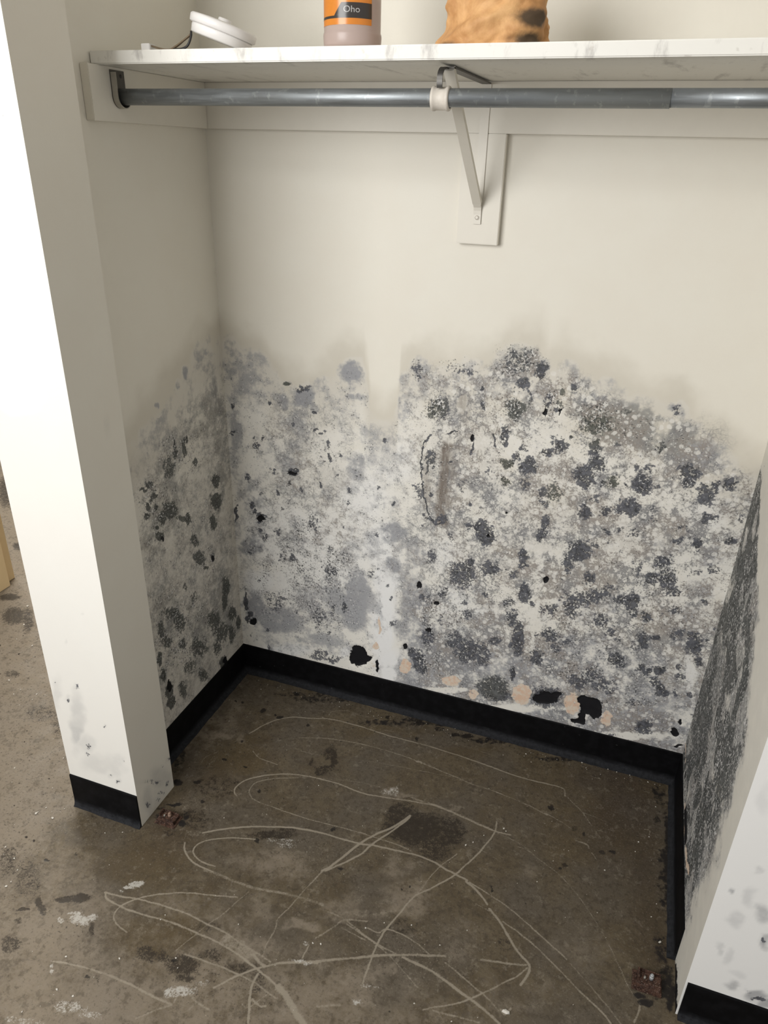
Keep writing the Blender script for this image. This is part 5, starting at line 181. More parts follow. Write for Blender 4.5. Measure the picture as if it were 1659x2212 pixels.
# ------------------------------------------------------------------ fields on a grid
_rng = np.random.RandomState(7)
_tab = _rng.rand(512, 512).astype(np.float32)
def vnoise(u, v, cell, seed=0):
    a = u/cell + seed*17.31; b = v/cell + seed*9.77
    i = np.floor(a).astype(int); j = np.floor(b).astype(int)
    f = (a-i); g = (b-j)
    f = f*f*(3-2*f); g = g*g*(3-2*g)
    t = lambda p, q: _tab[p % 512, q % 512]
    return (t(i, j)*(1-f)+t(i+1, j)*f)*(1-g) + (t(i, j+1)*(1-f)+t(i+1, j+1)*f)*g
def fbm(u, v, cell, oct=4, seed=0):
    s = 0; w = 0.0
    for k in range(oct):
        s = s + vnoise(u, v, cell/2**k, seed+k*3+1)*0.5**k; w += 0.5**k
    return s/w
def sstep(a, b, x):
    t = np.clip((x-a)/(b-a), 0, 1)
    return t*t*(3-2*t)
def blobs(lst, Uw, Vw, U1, V1, hi, lo):
    """max over blobs of strength * smoothstep(hi..lo, distance); Uw,Vw: warped coordinates [nv,nu]"""
    F = np.zeros(Uw.shape, np.float32)
    for b in lst:
        cu, cv, a, c, d, e, s = b
        Mi = np.array([[a, c], [d, e]])
        Mm = np.linalg.inv(Mi)
        ru = np.hypot(Mm[0, 0], Mm[0, 1])*hi + 0.02; rv = np.hypot(Mm[1, 0], Mm[1, 1])*hi + 0.02
        i0, i1 = np.searchsorted(U1, [cu-ru, cu+ru]); j0, j1 = np.searchsorted(V1, [cv-rv, cv+rv])
        if i1 <= i0 or j1 <= j0:
            continue
        du = Uw[j0:j1, i0:i1]-cu; dv = Vw[j0:j1, i0:i1]-cv
        r = np.sqrt((a*du+c*dv)**2 + (d*du+e*dv)**2)
        f = s*sstep(hi, lo, r)
        F[j0:j1, i0:i1] = np.maximum(F[j0:j1, i0:i1], f)
    return F
def catmull(P, n=8):
    P = np.array(P)
    if len(P) < 3:
        return P
    Q = np.vstack([2*P[0]-P[1], P, 2*P[-1]-P[-2]])
    out = []
    for i in range(1, len(Q)-2):
        p0, p1, p2, p3 = Q[i-1:i+3]
        for k in range(n):
            t = k/n
            out.append(0.5*(2*p1+(p2-p0)*t+(2*p0-5*p1+4*p2-p3)*t*t+(3*p1-p0-3*p2+p3)*t**3))
    out.append(P[-1])
    return np.array(out)
def stroke(F, P, wd, s, Uw, Vw, U1, V1, smooth=True):
    if smooth:
        P = catmull(P)
    for p, q in zip(P[:-1], P[1:]):
        m = wd*1.6 + 0.004
        i0, i1 = np.searchsorted(U1, [min(p[0], q[0])-m, max(p[0], q[0])+m])
        j0, j1 = np.searchsorted(V1, [min(p[1], q[1])-m, max(p[1], q[1])+m])
        if i1 <= i0 or j1 <= j0:
            continue
        d = q-p; L2 = max(d@d, 1e-12)
        du = Uw[j0:j1, i0:i1]-p[0]; dv = Vw[j0:j1, i0:i1]-p[1]
        t = np.clip((du*d[0]+dv*d[1])/L2, 0, 1)
        r = np.hypot(du-t*d[0], dv-t*d[1])
        f = s*sstep(wd*1.25, wd*0.25, r)
        F[j0:j1, i0:i1] = np.maximum(F[j0:j1, i0:i1], f)

def link(name, me, mat=None, parent=None):
    o = bpy.data.objects.new(name, me)
    COL.objects.link(o)
    if mat is not None and me is not None:
        me.materials.append(mat)
    if parent is not None:
        o.parent = parent
    return o
def tag(o, label=None, cat=None, kind=None, group=None):
    if label: o['label'] = label
    if cat: o['category'] = cat
    if kind: o['kind'] = kind
    if group: o['group'] = group
    return o
def box_arrays(lo, hi):
    x0, y0, z0 = lo; x1, y1, z1 = hi
    v = [(x0,y0,z0),(x1,y0,z0),(x1,y1,z0),(x0,y1,z0),(x0,y0,z1),(x1,y0,z1),(x1,y1,z1),(x0,y1,z1)]
    f = [(0,3,2,1),(4,5,6,7),(0,1,5,4),(1,2,6,5),(2,3,7,6),(3,0,4,7)]
    return v, f
def sheet(name, U1, V1, place, fields, mat, slabs=(), flip=False, disp=None):
    """a surface gridded on U1 x V1, its masks stored per point, with the slab of wall or floor behind it"""
    nu, nv = len(U1), len(V1)
    U, V = np.meshgrid(U1, V1)
    xyz = place(U, V, disp if disp is not None else np.zeros_like(U)).reshape(-1, 3)
    idx = np.arange(nu*nv).reshape(nv, nu)
    q = np.stack([idx[:-1, :-1], idx[:-1, 1:], idx[1:, 1:], idx[1:, :-1]], -1).reshape(-1, 4)
    if flip:
        q = q[:, ::-1]
    n0 = len(xyz)
    vv, ff = [xyz], [q]
    for lo, hi in slabs:
        v, f = box_arrays(lo, hi)
        ff.append(np.array(f)+sum(len(a) for a in vv)); vv.append(np.array(v))
    vv = np.vstack(vv).astype(np.float32); ff = np.vstack(ff).astype(np.int32)
    me = bpy.data.meshes.new(name)
    me.vertices.add(len(vv)); me.vertices.foreach_set('co', vv.ravel())
    me.loops.add(ff.size); me.loops.foreach_set('vertex_index', ff.ravel())
    me.polygons.add(len(ff))
    me.polygons.foreach_set('loop_start', np.arange(0, ff.size, 4, dtype=np.int32))
    me.update(calc_edges=True)
    for k, F in fields.items():
        a = me.attributes.new(k, 'FLOAT', 'POINT')
        arr = np.zeros(len(vv), np.float32); arr[:n0] = F.ravel()
        a.data.foreach_set('value', arr)
    me.validate()
    return link(name, me, mat)

# ------------------------------------------------------------------ node helper
class NT:
    def __init__(s, name):
        s.m = bpy.data.materials.new(name); s.m.use_nodes = True
        s.t = s.m.node_tree; s.b = s.t.nodes['Principled BSDF']; s._p = None
    def new(s, ty): return s.t.nodes.new(ty)
    def put(s, sock, v):
        if hasattr(v, 'is_linked') or isinstance(v, bpy.types.NodeSocket): s.t.links.new(v, sock)
        elif isinstance(v, (tuple, list)): sock.default_value = (*v, 1) if len(v) == 3 and sock.type == 'RGBA' else v
        else: sock.default_value = v
    def pos(s):
        if s._p is None:
            s._p = s.new('ShaderNodeTexCoord').outputs['Object']
        return s._p
    def attr(s, n):
        a = s.new('ShaderNodeAttribute'); a.attribute_name = n; return a.outputs['Fac']
    def noise(s, scale, detail=4, rough=0.55, vec=None, dist=0, off=0):
        n = s.new('ShaderNodeTexNoise'); s.put(n.inputs['Scale'], scale); s.put(n.inputs['Detail'], detail)
        s.put(n.inputs['Roughness'], rough); s.put(n.inputs['Distortion'], dist)
        p = vec or s.pos()
        if off:
            mp = s.new('ShaderNodeMapping'); s.t.links.new(p, mp.inputs['Vector']); mp.inputs['Location'].default_value = (off, off*1.7, off*0.3); p = mp.outputs[0]
        s.t.links.new(p, n.inputs['Vector']); return n.outputs['Fac']
    def vor(s, scale, feature='F1', out='Distance', rnd=1, vec=None):
        n = s.new('ShaderNodeTexVoronoi'); n.feature = feature; s.put(n.inputs['Scale'], scale); s.put(n.inputs['Randomness'], rnd)
        s.t.links.new(vec or s.pos(), n.inputs['Vector']); return n.outputs[out]
    def math(s, op, a, b=0.0, clamp=False):
        n = s.new('ShaderNodeMath'); n.operation = op; n.use_clamp = clamp; s.put(n.inputs[0], a); s.put(n.inputs[1], b); return n.outputs[0]
    def ramp(s, x, a, b, lo=0.0, hi=1.0):
        n = s.new('ShaderNodeMapRange'); n.interpolation_type = 'SMOOTHSTEP'; s.put(n.inputs['Value'], x)
        s.put(n.inputs['From Min'], a); s.put(n.inputs['From Max'], b); s.put(n.inputs['To Min'], lo); s.put(n.inputs['To Max'], hi); return n.outputs[0]
    def mix(s, f, a, b):
        n = s.new('ShaderNodeMix'); n.data_type = 'RGBA'; s.put(n.inputs[0], f); s.put(n.inputs[6], a); s.put(n.inputs[7], b); return n.outputs[2]
    def map(s, scale, loc=(0, 0, 0), rot=(0, 0, 0)):
        mp = s.new('ShaderNodeMapping'); s.t.links.new(s.pos(), mp.inputs['Vector']); mp.inputs['Scale'].default_value = scale
        mp.inputs['Location'].default_value = loc; mp.inputs['Rotation'].default_value = rot; return mp.outputs[0]
    def bump(s, h, strength=0.3, dist=0.001):
        n = s.new('ShaderNodeBump'); s.put(n.inputs['Height'], h); n.inputs['Strength'].default_value = strength; n.inputs['Distance'].default_value = dist
        s.t.links.new(n.outputs[0], s.b.inputs['Normal'])
    def out(s, col=None, rough=0.5, metal=0.0, spec=0.5):
        if col is not None: s.put(s.b.inputs['Base Color'], col)
        s.put(s.b.inputs['Roughness'], rough); s.put(s.b.inputs['Metallic'], metal)
        s.put(s.b.inputs['Specular IOR Level'], spec); return s.m

# ------------------------------------------------------------------ materials
PAINT = (0.765, 0.73, 0.648)
PAINT_C = (0.83, 0.83, 0.825)
def mat_mould():
    n = NT('mouldy_wall_paint')
    A = {k: n.attr(k) for k in ('film', 'dark', 'black', 'olive', 'brown', 'white', 'clear', 'peach', 'fleck', 'cell', 'halo', 'soft', 'smear')}
    n1 = n.noise(28, 6, 0.6); n2 = n.noise(95, 5, 0.65, off=3.1); n3 = n.noise(230, 3, 0.6, off=7.7); n4 = n.noise(9, 4, 0.55, off=1.3)
    c2 = lambda x: n.math('SUBTRACT', x, 0.5)
    mul = lambda x, y, **k: n.math('MULTIPLY', x, y, **k)
    add = lambda *q: q[0] if len(q) == 1 else n.math('ADD', q[0], add(*q[1:]))
    keep = n.math('SUBTRACT', 1.0, mul(n.ramp(add(A['clear'], mul(c2(n2), 1.6), mul(c2(n1), 1.6)), 0.15, 0.75), n.ramp(A['clear'], 0.02, 0.2)))
    col = n.mix(n.ramp(n4, 0.35, 0.7), PAINT, (0.775, 0.745, 0.665))
    zone = n.ramp(A['film'], 0.05, 0.3)
    col = n.mix(mul(mul(zone, 0.6), n.math('SUBTRACT', 1.0, mul(A['olive'], 0.85))), col, (0.815, 0.80, 0.76))
    col = n.mix(A['white'], col, PAINT_C)
    col = n.mix(mul(A['halo'], 0.36), col, (0.42, 0.375, 0.295))
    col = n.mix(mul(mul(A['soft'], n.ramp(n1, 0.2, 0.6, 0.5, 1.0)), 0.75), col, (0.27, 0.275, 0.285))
    # warped cells: colonies
    wp = n.new('ShaderNodeVectorMath'); wp.operation = 'ADD'
    nz = n.new('ShaderNodeTexNoise'); nz.inputs['Scale'].default_value = 70; n.t.links.new(n.pos(), nz.inputs['Vector'])
    sc = n.new('ShaderNodeVectorMath'); sc.operation = 'SCALE'; n.t.links.new(nz.outputs['Color'], sc.inputs[0]); sc.inputs['Scale'].default_value = 0.010
    n.t.links.new(n.pos(), wp.inputs[0]); n.t.links.new(sc.outputs[0], wp.inputs[1])
    wv = wp.outputs[0]
    v1 = n.vor(62, vec=wv); v2 = n.vor(135, vec=wv); v3 = n.vor(30, vec=wv)
    r1 = n.vor(62, out='Color', vec=wv); r2 = n.vor(135, out='Color', vec=wv); r3 = n.vor(30, out='Color', vec=wv)
    sepr = lambda s_: (lambda q: (n.t.links.new(s_, q.inputs[0]), q.outputs[0])[1])(n.new('ShaderNodeSeparateColor'))
    r1, r2, r3 = sepr(r1), sepr(r2), sepr(r3)
    # brown smears
    bm = mul(A['brown'], n.ramp(n2, 0.35, 0.6, 0.45, 1.0))
    col = n.mix(mul(bm, 0.72, clamp=True), col, (0.19, 0.160, 0.135))
    # grey film, patchy, some of it in round colonies
    f = add(A['film'], mul(c2(n1), 1.7), mul(c2(n2), 1.2), mul(c2(n4), 1.6), mul(mul(c2(r3), n.ramp(v3, 0.5, 0.25)), 0.55))
    fm = mul(mul(n.ramp(f, 0.14, 0.80), n.ramp(A['film'], 0.03, 0.22)), mul(keep, n.ramp(A['film'], 0.2, 0.9, 0.6, 0.86)))
    fcol = n.mix(A['olive'], n.mix(n2, (0.195, 0.205, 0.235), (0.35, 0.358, 0.385)), n.mix(n2, (0.165, 0.165, 0.142), (0.27, 0.265, 0.235)))
    col = n.mix(fm, col, fcol)
    # dark web between pale bubbles
    e1 = n.vor(80, 'DISTANCE_TO_EDGE', vec=wv); e2 = n.vor(165, 'DISTANCE_TO_EDGE', vec=wv)
    web = add(mul(n.ramp(e1, 0.16, 0.02), 0.75), mul(n.ramp(e2, 0.16, 0.02), 0.5), mul(n.ramp(v1, 0.34, 0.55), 0.40), mul(n.math('GREATER_THAN', r2, 0.80), 0.45))
    wm = mul(mul(web, A['cell']), n.ramp(add(n1, mul(c2(n3), 0.5), mul(c2(n4), 1.0)), 0.36, 0.60, 0.05, 1.0))
    wm = n.math('MINIMUM', mul(mul(wm, keep), 1.55), 0.84)
    col = n.mix(wm, col, n.mix(n.ramp(n.noise(13, 3, off=5.0), 0.4, 0.6), (0.215, 0.215, 0.22), (0.285, 0.255, 0.228)))
    pk = mul(mul(n.ramp(v1, 0.42, 0.27), n.ramp(r1, 0.36, 0.44)), n.ramp(A['cell'], 0.1, 0.6))
    pk2 = mul(mul(n.ramp(v2, 0.40, 0.25), n.ramp(r2, 0.56, 0.62)), n.ramp(A['cell'], 0.1, 0.6, 0.0, 0.75))
    col = n.mix(mul(n.math('MAXIMUM', pk, pk2), 0.70, clamp=True), col, (0.77, 0.75, 0.705))
    stv = n.noise(1, 5, 0.65, vec=n.map((160, 160, 22)))
    col = n.mix(mul(mul(A['smear'], n.ramp(stv, 0.3, 0.6, 0.35, 1.0)), 0.8, clamp=True), col, n.mix(stv, (0.13, 0.108, 0.092), (0.26, 0.225, 0.195)))
    # dark colonies with frayed edges
    d = add(A['dark'], mul(c2(n2), 1.9), mul(c2(n3), 1.3), mul(c2(n1), 0.7))
    dm = mul(mul(n.ramp(d, 0.34, 0.66), n.ramp(A['dark'], 0.04, 0.22)), 0.94)
    dcol = n.mix(n.ramp(n2, 0.35, 0.65), (0.020, 0.022, 0.027), (0.112, 0.117, 0.138))
    dcol = n.mix(mul(A['olive'], 0.8), dcol, n.mix(n.ramp(n2, 0.35, 0.65), (0.030, 0.034, 0.026), (0.120, 0.125, 0.098)))
    col = n.mix(dm, col, dcol)
    # flecks of curled paint and spores
    nf = add(n.noise(190, 4, 0.72, off=11.0), mul(c2(n1), 0.35))
    t0 = n.math('SUBTRACT', 0.645, mul(A['fleck'], 0.12))
    fk = mul(n.ramp(nf, t0, n.math('ADD', t0, 0.03)), n.ramp(A['fleck'], 0.04, 0.25))
    col = n.mix(mul(mul(fk, keep), 0.9), col, (0.040, 0.042, 0.046))
    nw = add(n.noise(170, 4, 0.72, off=17.0), mul(c2(n1), 0.35))
    t1 = n.math('SUBTRACT', 0.65, mul(A['fleck'], 0.10))
    wc = mul(n.ramp(nw, t1, n.math('ADD', t1, 0.03)), n.ramp(A['fleck'], 0.04, 0.25))
    col = n.mix(mul(wc, 0.85), col, (0.78, 0.77, 0.75))
    pe = n.ramp(add(A['peach'], mul(c2(n2), 1.6), mul(c2(n1), 0.8)), 0.42, 0.62)
    col = n.mix(mul(pe, n.ramp(A['peach'], 0.03, 0.2)), col, n.mix(n.ramp(n2, 0.4, 0.6), (0.68, 0.485, 0.36), (0.69, 0.60, 0.50)))
    bk = mul(n.ramp(add(A['black'], mul(c2(n2), 1.3)), 0.42, 0.55), n.ramp(A['black'], 0.02, 0.1))
    col = n.mix(bk, col, (0.007, 0.007, 0.009))
    h = add(mul(n3, 0.3), mul(n1, 0.3), mul(fk, -0.5), mul(wc, 0.5), mul(dm, -0.3), mul(bk, -1.0))
    n.bump(h, 0.4, 0.0012)
    return n.out(col, n.ramp(fm, 0, 1, 0.5, 0.75), 0, 0.3)

def mat_floor():
    n = NT('stained_concrete')
    A = {k: n.attr(k) for k in ('light', 'white', 'dark', 'spot', 'ochre', 'red', 'black', 'scratch', 'crumb')}
    n0 = n.noise(5, 6, 0.6); n1 = n.noise(22, 6, 0.65, off=2.0); n2 = n.noise(80, 5, 0.7, off=4.0); n3 = n.noise(260, 3, 0.7, off=6.0)
    col = n.mix(n.ramp(n1, 0.3, 0.7), (0.085, 0.064, 0.038), (0.128, 0.101, 0.064))
    col = n.mix(n.ramp(n0, 0.4, 0.65), col, (0.102, 0.084, 0.062))
    col = n.mix(n.math('MULTIPLY', n.ramp(n2, 0.5, 0.62), 0.6), col, (0.052, 0.040, 0.027))
    o = n.math('ADD', A['ochre'], n.math('MULTIPLY', n.math('SUBTRACT', n1, 0.5), 0.9))
    col = n.mix(n.math('MULTIPLY', n.ramp(o, 0.15, 0.9), n.math('MULTIPLY', n.ramp(A['ochre'], 0.02, 0.3), 0.72)), col, n.mix(n1, (0.062, 0.042, 0.019), (0.110, 0.080, 0.040)))
    r = n.math('MULTIPLY', n.math('MULTIPLY', A['red'], n.ramp(n1, 0.25, 0.6, 0.4, 1.0)), 0.75)
    col = n.mix(r, col, (0.036, 0.022, 0.015))
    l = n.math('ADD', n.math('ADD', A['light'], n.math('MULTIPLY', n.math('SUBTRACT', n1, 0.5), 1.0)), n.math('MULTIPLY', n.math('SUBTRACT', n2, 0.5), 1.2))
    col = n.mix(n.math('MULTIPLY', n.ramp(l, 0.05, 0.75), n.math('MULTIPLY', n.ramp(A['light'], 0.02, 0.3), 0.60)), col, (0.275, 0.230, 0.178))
    # salt and pepper of grit
    col = n.mix(n.math('MULTIPLY', n.ramp(n3, 0.57, 0.66), n.math('ADD', 0.35, n.math('MULTIPLY', A['crumb'], 0.6))), col, (0.24, 0.21, 0.165))
    col = n.mix(n.math('MULTIPLY', n.ramp(n.noise(150, 3, 0.7, off=12.0), 0.57, 0.66), n.math('ADD', 0.35, n.math('MULTIPLY', A['crumb'], 0.5))), col, (0.024, 0.018, 0.013))
    mo = n.noise(48, 6, 0.7, off=21.0)
    col = n.mix(n.math('MULTIPLY', n.ramp(mo, 0.52, 0.62), 0.42), col, (0.052, 0.040, 0.026))
    col = n.mix(n.math('MULTIPLY', n.ramp(n.noise(55, 6, 0.72, off=25.0), 0.56, 0.66), 0.35), col, (0.26, 0.225, 0.175))
    d = n.math('ADD', A['dark'], n.math('MULTIPLY', n.math('ADD', n.math('SUBTRACT', n2, 0.5), n.math('SUBTRACT', n3, 0.5)), 2.0))
    col = n.mix(n.math('MULTIPLY', n.ramp(d, 0.15, 0.75), n.math('MULTIPLY', n.ramp(A['dark'], 0.03, 0.3), 0.85)), col, (0.021, 0.015, 0.010))
    s = n.math('ADD', A['scratch'], n.math('MULTIPLY', n.math('SUBTRACT', n2, 0.5), 0.9))
    s = n.math('ADD', s, n.math('MULTIPLY', n.math('SUBTRACT', n3, 0.5), 0.8))
    col = n.mix(n.math('MULTIPLY', n.ramp(s, 0.18, 0.75), n.math('MULTIPLY', n.ramp(A['scratch'], 0.02, 0.2), 0.85)), col, (0.300, 0.262, 0.205))
    w = n.math('ADD', A['white'], n.math('MULTIPLY', n.math('ADD', n.math('SUBTRACT', n2, 0.5), n.math('SUBTRACT', n3, 0.5)), 1.9))
    col = n.mix(n.math('MULTIPLY', n.ramp(w, 0.38, 0.95), n.math('MULTIPLY', n.ramp(A['white'], 0.03, 0.3), 0.85)), col, (0.48, 0.46, 0.42))
    b = n.math('ADD', n.math('ADD', A['black'], n.math('MULTIPLY', n.math('SUBTRACT', n2, 0.5), 2.4)), n.math('MULTIPLY', n.math('SUBTRACT', n1, 0.5), 1.6))
    bm = n.math('MULTIPLY', n.ramp(b, 0.35, 0.95), n.ramp(A['black'], 0.03, 0.25))
    col = n.mix(n.math('MULTIPLY', bm, 0.93), col, (0.012, 0.010, 0.010))
    sp = n.math('ADD', A['spot'], n.math('MULTIPLY', n.math('ADD', n.math('SUBTRACT', n2, 0.5), n.math('SUBTRACT', n3, 0.5)), 1.8))
    col = n.mix(n.math('MULTIPLY', n.ramp(sp, 0.35, 0.8), n.math('MULTIPLY', n.ramp(A['spot'], 0.03, 0.2), 0.9)), col, (0.015, 0.012, 0.010))
    h = n.math('ADD', n.math('MULTIPLY', n2, 0.5), n.math('ADD', n.math('MULTIPLY', n3, 0.35), n.math('MULTIPLY', n.math('ADD', A['dark'], A['spot']), -0.5)))
    n.bump(h, 0.45, 0.0025)
    return n.out(col, n.ramp(n1, 0.3, 0.7, 0.42, 0.68), 0, 0.35)

def mat_plain(name, col, rough=0.5, metal=0.0, spec=0.5, var=0.12, scale=40, bump=0.0):
    n = NT(name)
    f = n.noise(scale, 4)
    c = n.mix(f, tuple(x*(1-var) for x in col), tuple(min(1, x*(1+var)) for x in col))
    if bump: n.bump(n.noise(scale*4, 4), bump, 0.001)
    return n.out(c, rough, metal, spec)

def mat_shelf():
    n = NT('painted_shelf_board')
    smv = n.map((28, 6, 10)); smn = n.noise(1, 5, 0.65, vec=smv)
    col = n.mix(n.ramp(smn, 0.55, 0.72), (0.80, 0.785, 0.735), (0.50, 0.48, 0.45))
    col = n.mix(n.math('MULTIPLY', n.ramp(n.noise(60, 4, off=3.0), 0.62, 0.72), 0.35), col, (0.42, 0.38, 0.33))
    return n.out(col, 0.45, 0, 0.4)
def mat_rod():
    n = NT('galvanised_tube')
    st = n.noise(1, 5, 0.7, vec=n.map((14, 140, 140))); s2 = n.noise(1, 3, 0.6, vec=n.map((90, 60, 60)))
    col = n.mix(st, (0.20, 0.215, 0.225), (0.36, 0.385, 0.40))
    col = n.mix(n.math('MULTIPLY', n.ramp(s2, 0.58, 0.7), 0.45), col, (0.50, 0.52, 0.53))
    n.bump(s2, 0.15, 0.0006)
    return n.out(col, n.ramp(st, 0.3, 0.7, 0.38, 0.58), 0.75, 0.5)
def mat_base():
    n = NT('black_cove_vinyl')
    sep = n.new('ShaderNodeSeparateXYZ'); n.t.links.new(n.pos(), sep.inputs[0])
    z = sep.outputs['Z']
    n1 = n.noise(35, 5, 0.65); n2 = n.noise(120, 4, 0.7, off=3.0)
    dust = n.math('MULTIPLY', n.ramp(n.math('ADD', z, n.math('MULTIPLY', n.math('SUBTRACT', n1, 0.5), 0.030)), 0.026, 0.006), n.ramp(n2, 0.25, 0.65, 0.35, 1.0))
    col = n.mix(n.ramp(n1, 0.4, 0.7), (0.0025, 0.0025, 0.003), (0.006, 0.006, 0.007))
    col = n.mix(n.math('MULTIPLY', dust, 0.55), col, (0.045, 0.047, 0.053))
    col = n.mix(n.math('MULTIPLY', n.ramp(n2, 0.70, 0.76), 0.5), col, (0.25, 0.25, 0.25))
    return n.out(col, n.ramp(dust, 0, 1, 0.6, 0.85), 0, 0.12)
def mat_rust():
    n = NT('rusted_steel')
    n1 = n.noise(110, 5, 0.7); n2 = n.noise(380, 4, 0.7, off=2.0)
    col = n.mix(n.ramp(n1, 0.35, 0.65), (0.030, 0.015, 0.011), (0.120, 0.062, 0.042))
    col = n.mix(n.ramp(n2, 0.56, 0.66), col, (0.33, 0.25, 0.21))
    n.bump(n2, 0.8, 0.001)
    return n.out(col, 0.75, 0.25, 0.4)
def mat_leather():
    n = NT('worn_tan_leather')
    n1 = n.noise(16, 5, 0.6, dist=0.6); n2 = n.noise(70, 4, 0.6, off=2.0)
    col = n.mix(n.ramp(n1, 0.35, 0.65), (0.50, 0.255, 0.10), (0.74, 0.44, 0.20))
    col = n.mix(n.math('MULTIPLY', n.ramp(n2, 0.45, 0.7), 0.4), col, (0.66, 0.36, 0.17))
    d = n.math('ADD', n.attr('grime'), n.math('MULTIPLY', n.math('SUBTRACT', n2, 0.5), 0.7))
    col = n.mix(n.math('MULTIPLY', n.ramp(d, 0.2, 0.9), 0.92), col, (0.045, 0.036, 0.026))
    n.bump(n2, 0.4, 0.003)
    return n.out(col, 0.62, 0, 0.3)

MOULD = mat_mould(); FLOORM = mat_floor(); BASEM = mat_base(); RUST = mat_rust(); RODM = mat_rod(); SHELFM = mat_shelf(); LEATHER = mat_leather()
WOODP = mat_plain('cream_painted_wood', (0.725, 0.69, 0.612), 0.45, var=0.03)
METP = mat_plain('cream_painted_metal', (0.70, 0.665, 0.59), 0.4, var=0.04)
STEELD = mat_plain('dull_dark_steel', (0.10, 0.095, 0.088), 0.45, 0.6, var=0.3, scale=90)
STEELL = mat_plain('bright_worn_steel', (0.42, 0.40, 0.36), 0.35, 0.7, var=0.2, scale=90)
COLLAR = mat_plain('yellowed_white_plastic', (0.66, 0.61, 0.54), 0.5, var=0.14, scale=120)
WHITEP = mat_plain('white_plastic', (0.80, 0.78, 0.76), 0.35, var=0.03)
CEILM = mat_plain('ceiling_paint', (0.72, 0.71, 0.67), 0.8, var=0.03)
TANP = mat_plain('tan_painted_wood', (0.70, 0.53, 0.30), 0.5, var=0.05)
WIREB = mat_plain('black_wire', (0.012, 0.011, 0.011), 0.45)
WIREN = mat_plain('brown_wire', (0.17, 0.12, 0.07), 0.5)

# ------------------------------------------------------------------ setting
def steps(*segs):
    """segs: (start, end, step) joined into one rising list"""
    out = []
    for a, b, s in segs:
        k = max(1, int(round((b-a)/s)))
        out += list(np.linspace(a, b, k+1)[:-1])
    out.append(segs[-1][1])
    return np.array(out)

def soften(R):
    R['soft'] = R.pop('film')
    return R
def mould_fields(data, U1, V1, edge=None, base=0.0, amp=0.007):
    U, V = np.meshgrid(U1, V1)
    w1 = fbm(U, V, 0.030, 4, 3)-0.5; w2 = fbm(U, V, 0.030, 4, 8)-0.5
    Uw = U+w1*amp*4; Vw = V+w2*amp*4
    Uf = U+(fbm(U, V, 0.012, 3, 21)-0.5)*amp*2; Vf = V+(fbm(U, V, 0.012, 3, 25)-0.5)*amp*2
    Ug = U+(fbm(U, V, 0.014, 3, 121)-0.5)*amp*3.2; Vg = V+(fbm(U, V, 0.014, 3, 125)-0.5)*amp*3.2
    R = {}
    for k in data:
        if k in ('film', 'soft', 'white', 'olive', 'brown', 'cell', 'fleck'):
            R[k] = blobs(data[k], Uw, Vw, U1, V1, 1.35, 0.45)
        elif k == 'dark':
            R[k] = blobs(data[k], Uw*0.45+Ug*0.55, Vw*0.45+Vg*0.55, U1, V1, 1.5, 0.45)
        elif k == 'clear':
            R[k] = blobs(data[k], Uw*0.7+U*0.3, Vw*0.7+V*0.3, U1, V1, 1.35, 0.5)
        else:
            R[k] = blobs(data[k], Uf*0.5+Ug*0.5, Vf*0.5+Vg*0.5, U1, V1, 1.22, 0.65)
    if 'dark' in data and 'film' in R:
        R['film'] = np.maximum(R['film'], 0.5*blobs(data['dark'], Uw, Vw, U1, V1, 2.3, 0.4))
    if edge is not None:
        E = np.array(edge); e = np.interp(U, E[:, 0], E[:, 1])
        below = e + (fbm(U, V, 0.05, 4, 31)-0.5)*0.07 - V
        inn = sstep(-0.012, 0.04, below)
        body = base*(0.45+1.1*fbm(U, V, 0.06, 4, 40))*inn
        R['film'] = np.maximum(R.get('film', 0)*(0.35+0.65*sstep(-0.05, 0.02, below)), body)
        R['halo'] = sstep(-0.085, 0.0, below)*(1-sstep(0.05, 0.2, below))
    return R, U, V, Uf, Vf

# back wall
U1 = steps((0.0, W, 0.002)); V1 = steps((0.0, 0.09, 0.03), (0.09, 1.16, 0.002), (1.16, 2.44, 0.03))
Rb, U, V, Uf, Vf = mould_fields(BACK, U1, V1, EDGE, 0.26)
Rb['smear'] = blobs([b for b in BACK['brown'] if b[-1] >= 0.5], Uf, Vf, U1, V1, 1.3, 0.3)
for i, p in enumerate(SMEAR):
    stroke(Rb['smear'] if i in (1, 3) else Rb['dark'], np.array(p), 0.016 if i in (1, 3) else 0.003, (0.45 if i == 1 else 1.4) if i in (1, 3) else 1.1, Uf, Vf, U1, V1)
inn = sstep(0.0, 0.05, np.interp(U, np.array(EDGE)[:, 0], np.array(EDGE)[:, 1])-V)
Rb['cell'] = np.maximum(Rb['cell'], inn*sstep(0.38, 0.7, U)*0.6)
Rb['fleck'] = np.maximum(Rb['fleck'], inn*0.30)
Rb['film'] = np.maximum(Rb['film'], 0.82*sstep(0.46, 0.24, V)*sstep(0.42, 0.55, U)*(0.5+0.9*fbm(U, V, 0.05, 4, 140)))
wb = tag(sheet('wall_back', U1, V1, lambda a, b, d: np.stack([a, d, b], -1), Rb, MOULD, [((0, 0.02, 0), (W, 0.12, 2.44))], disp=Rb['black']*0.0035),
         'cream back wall of the closet, grey and black mould over its lower half', 'wall', 'structure')

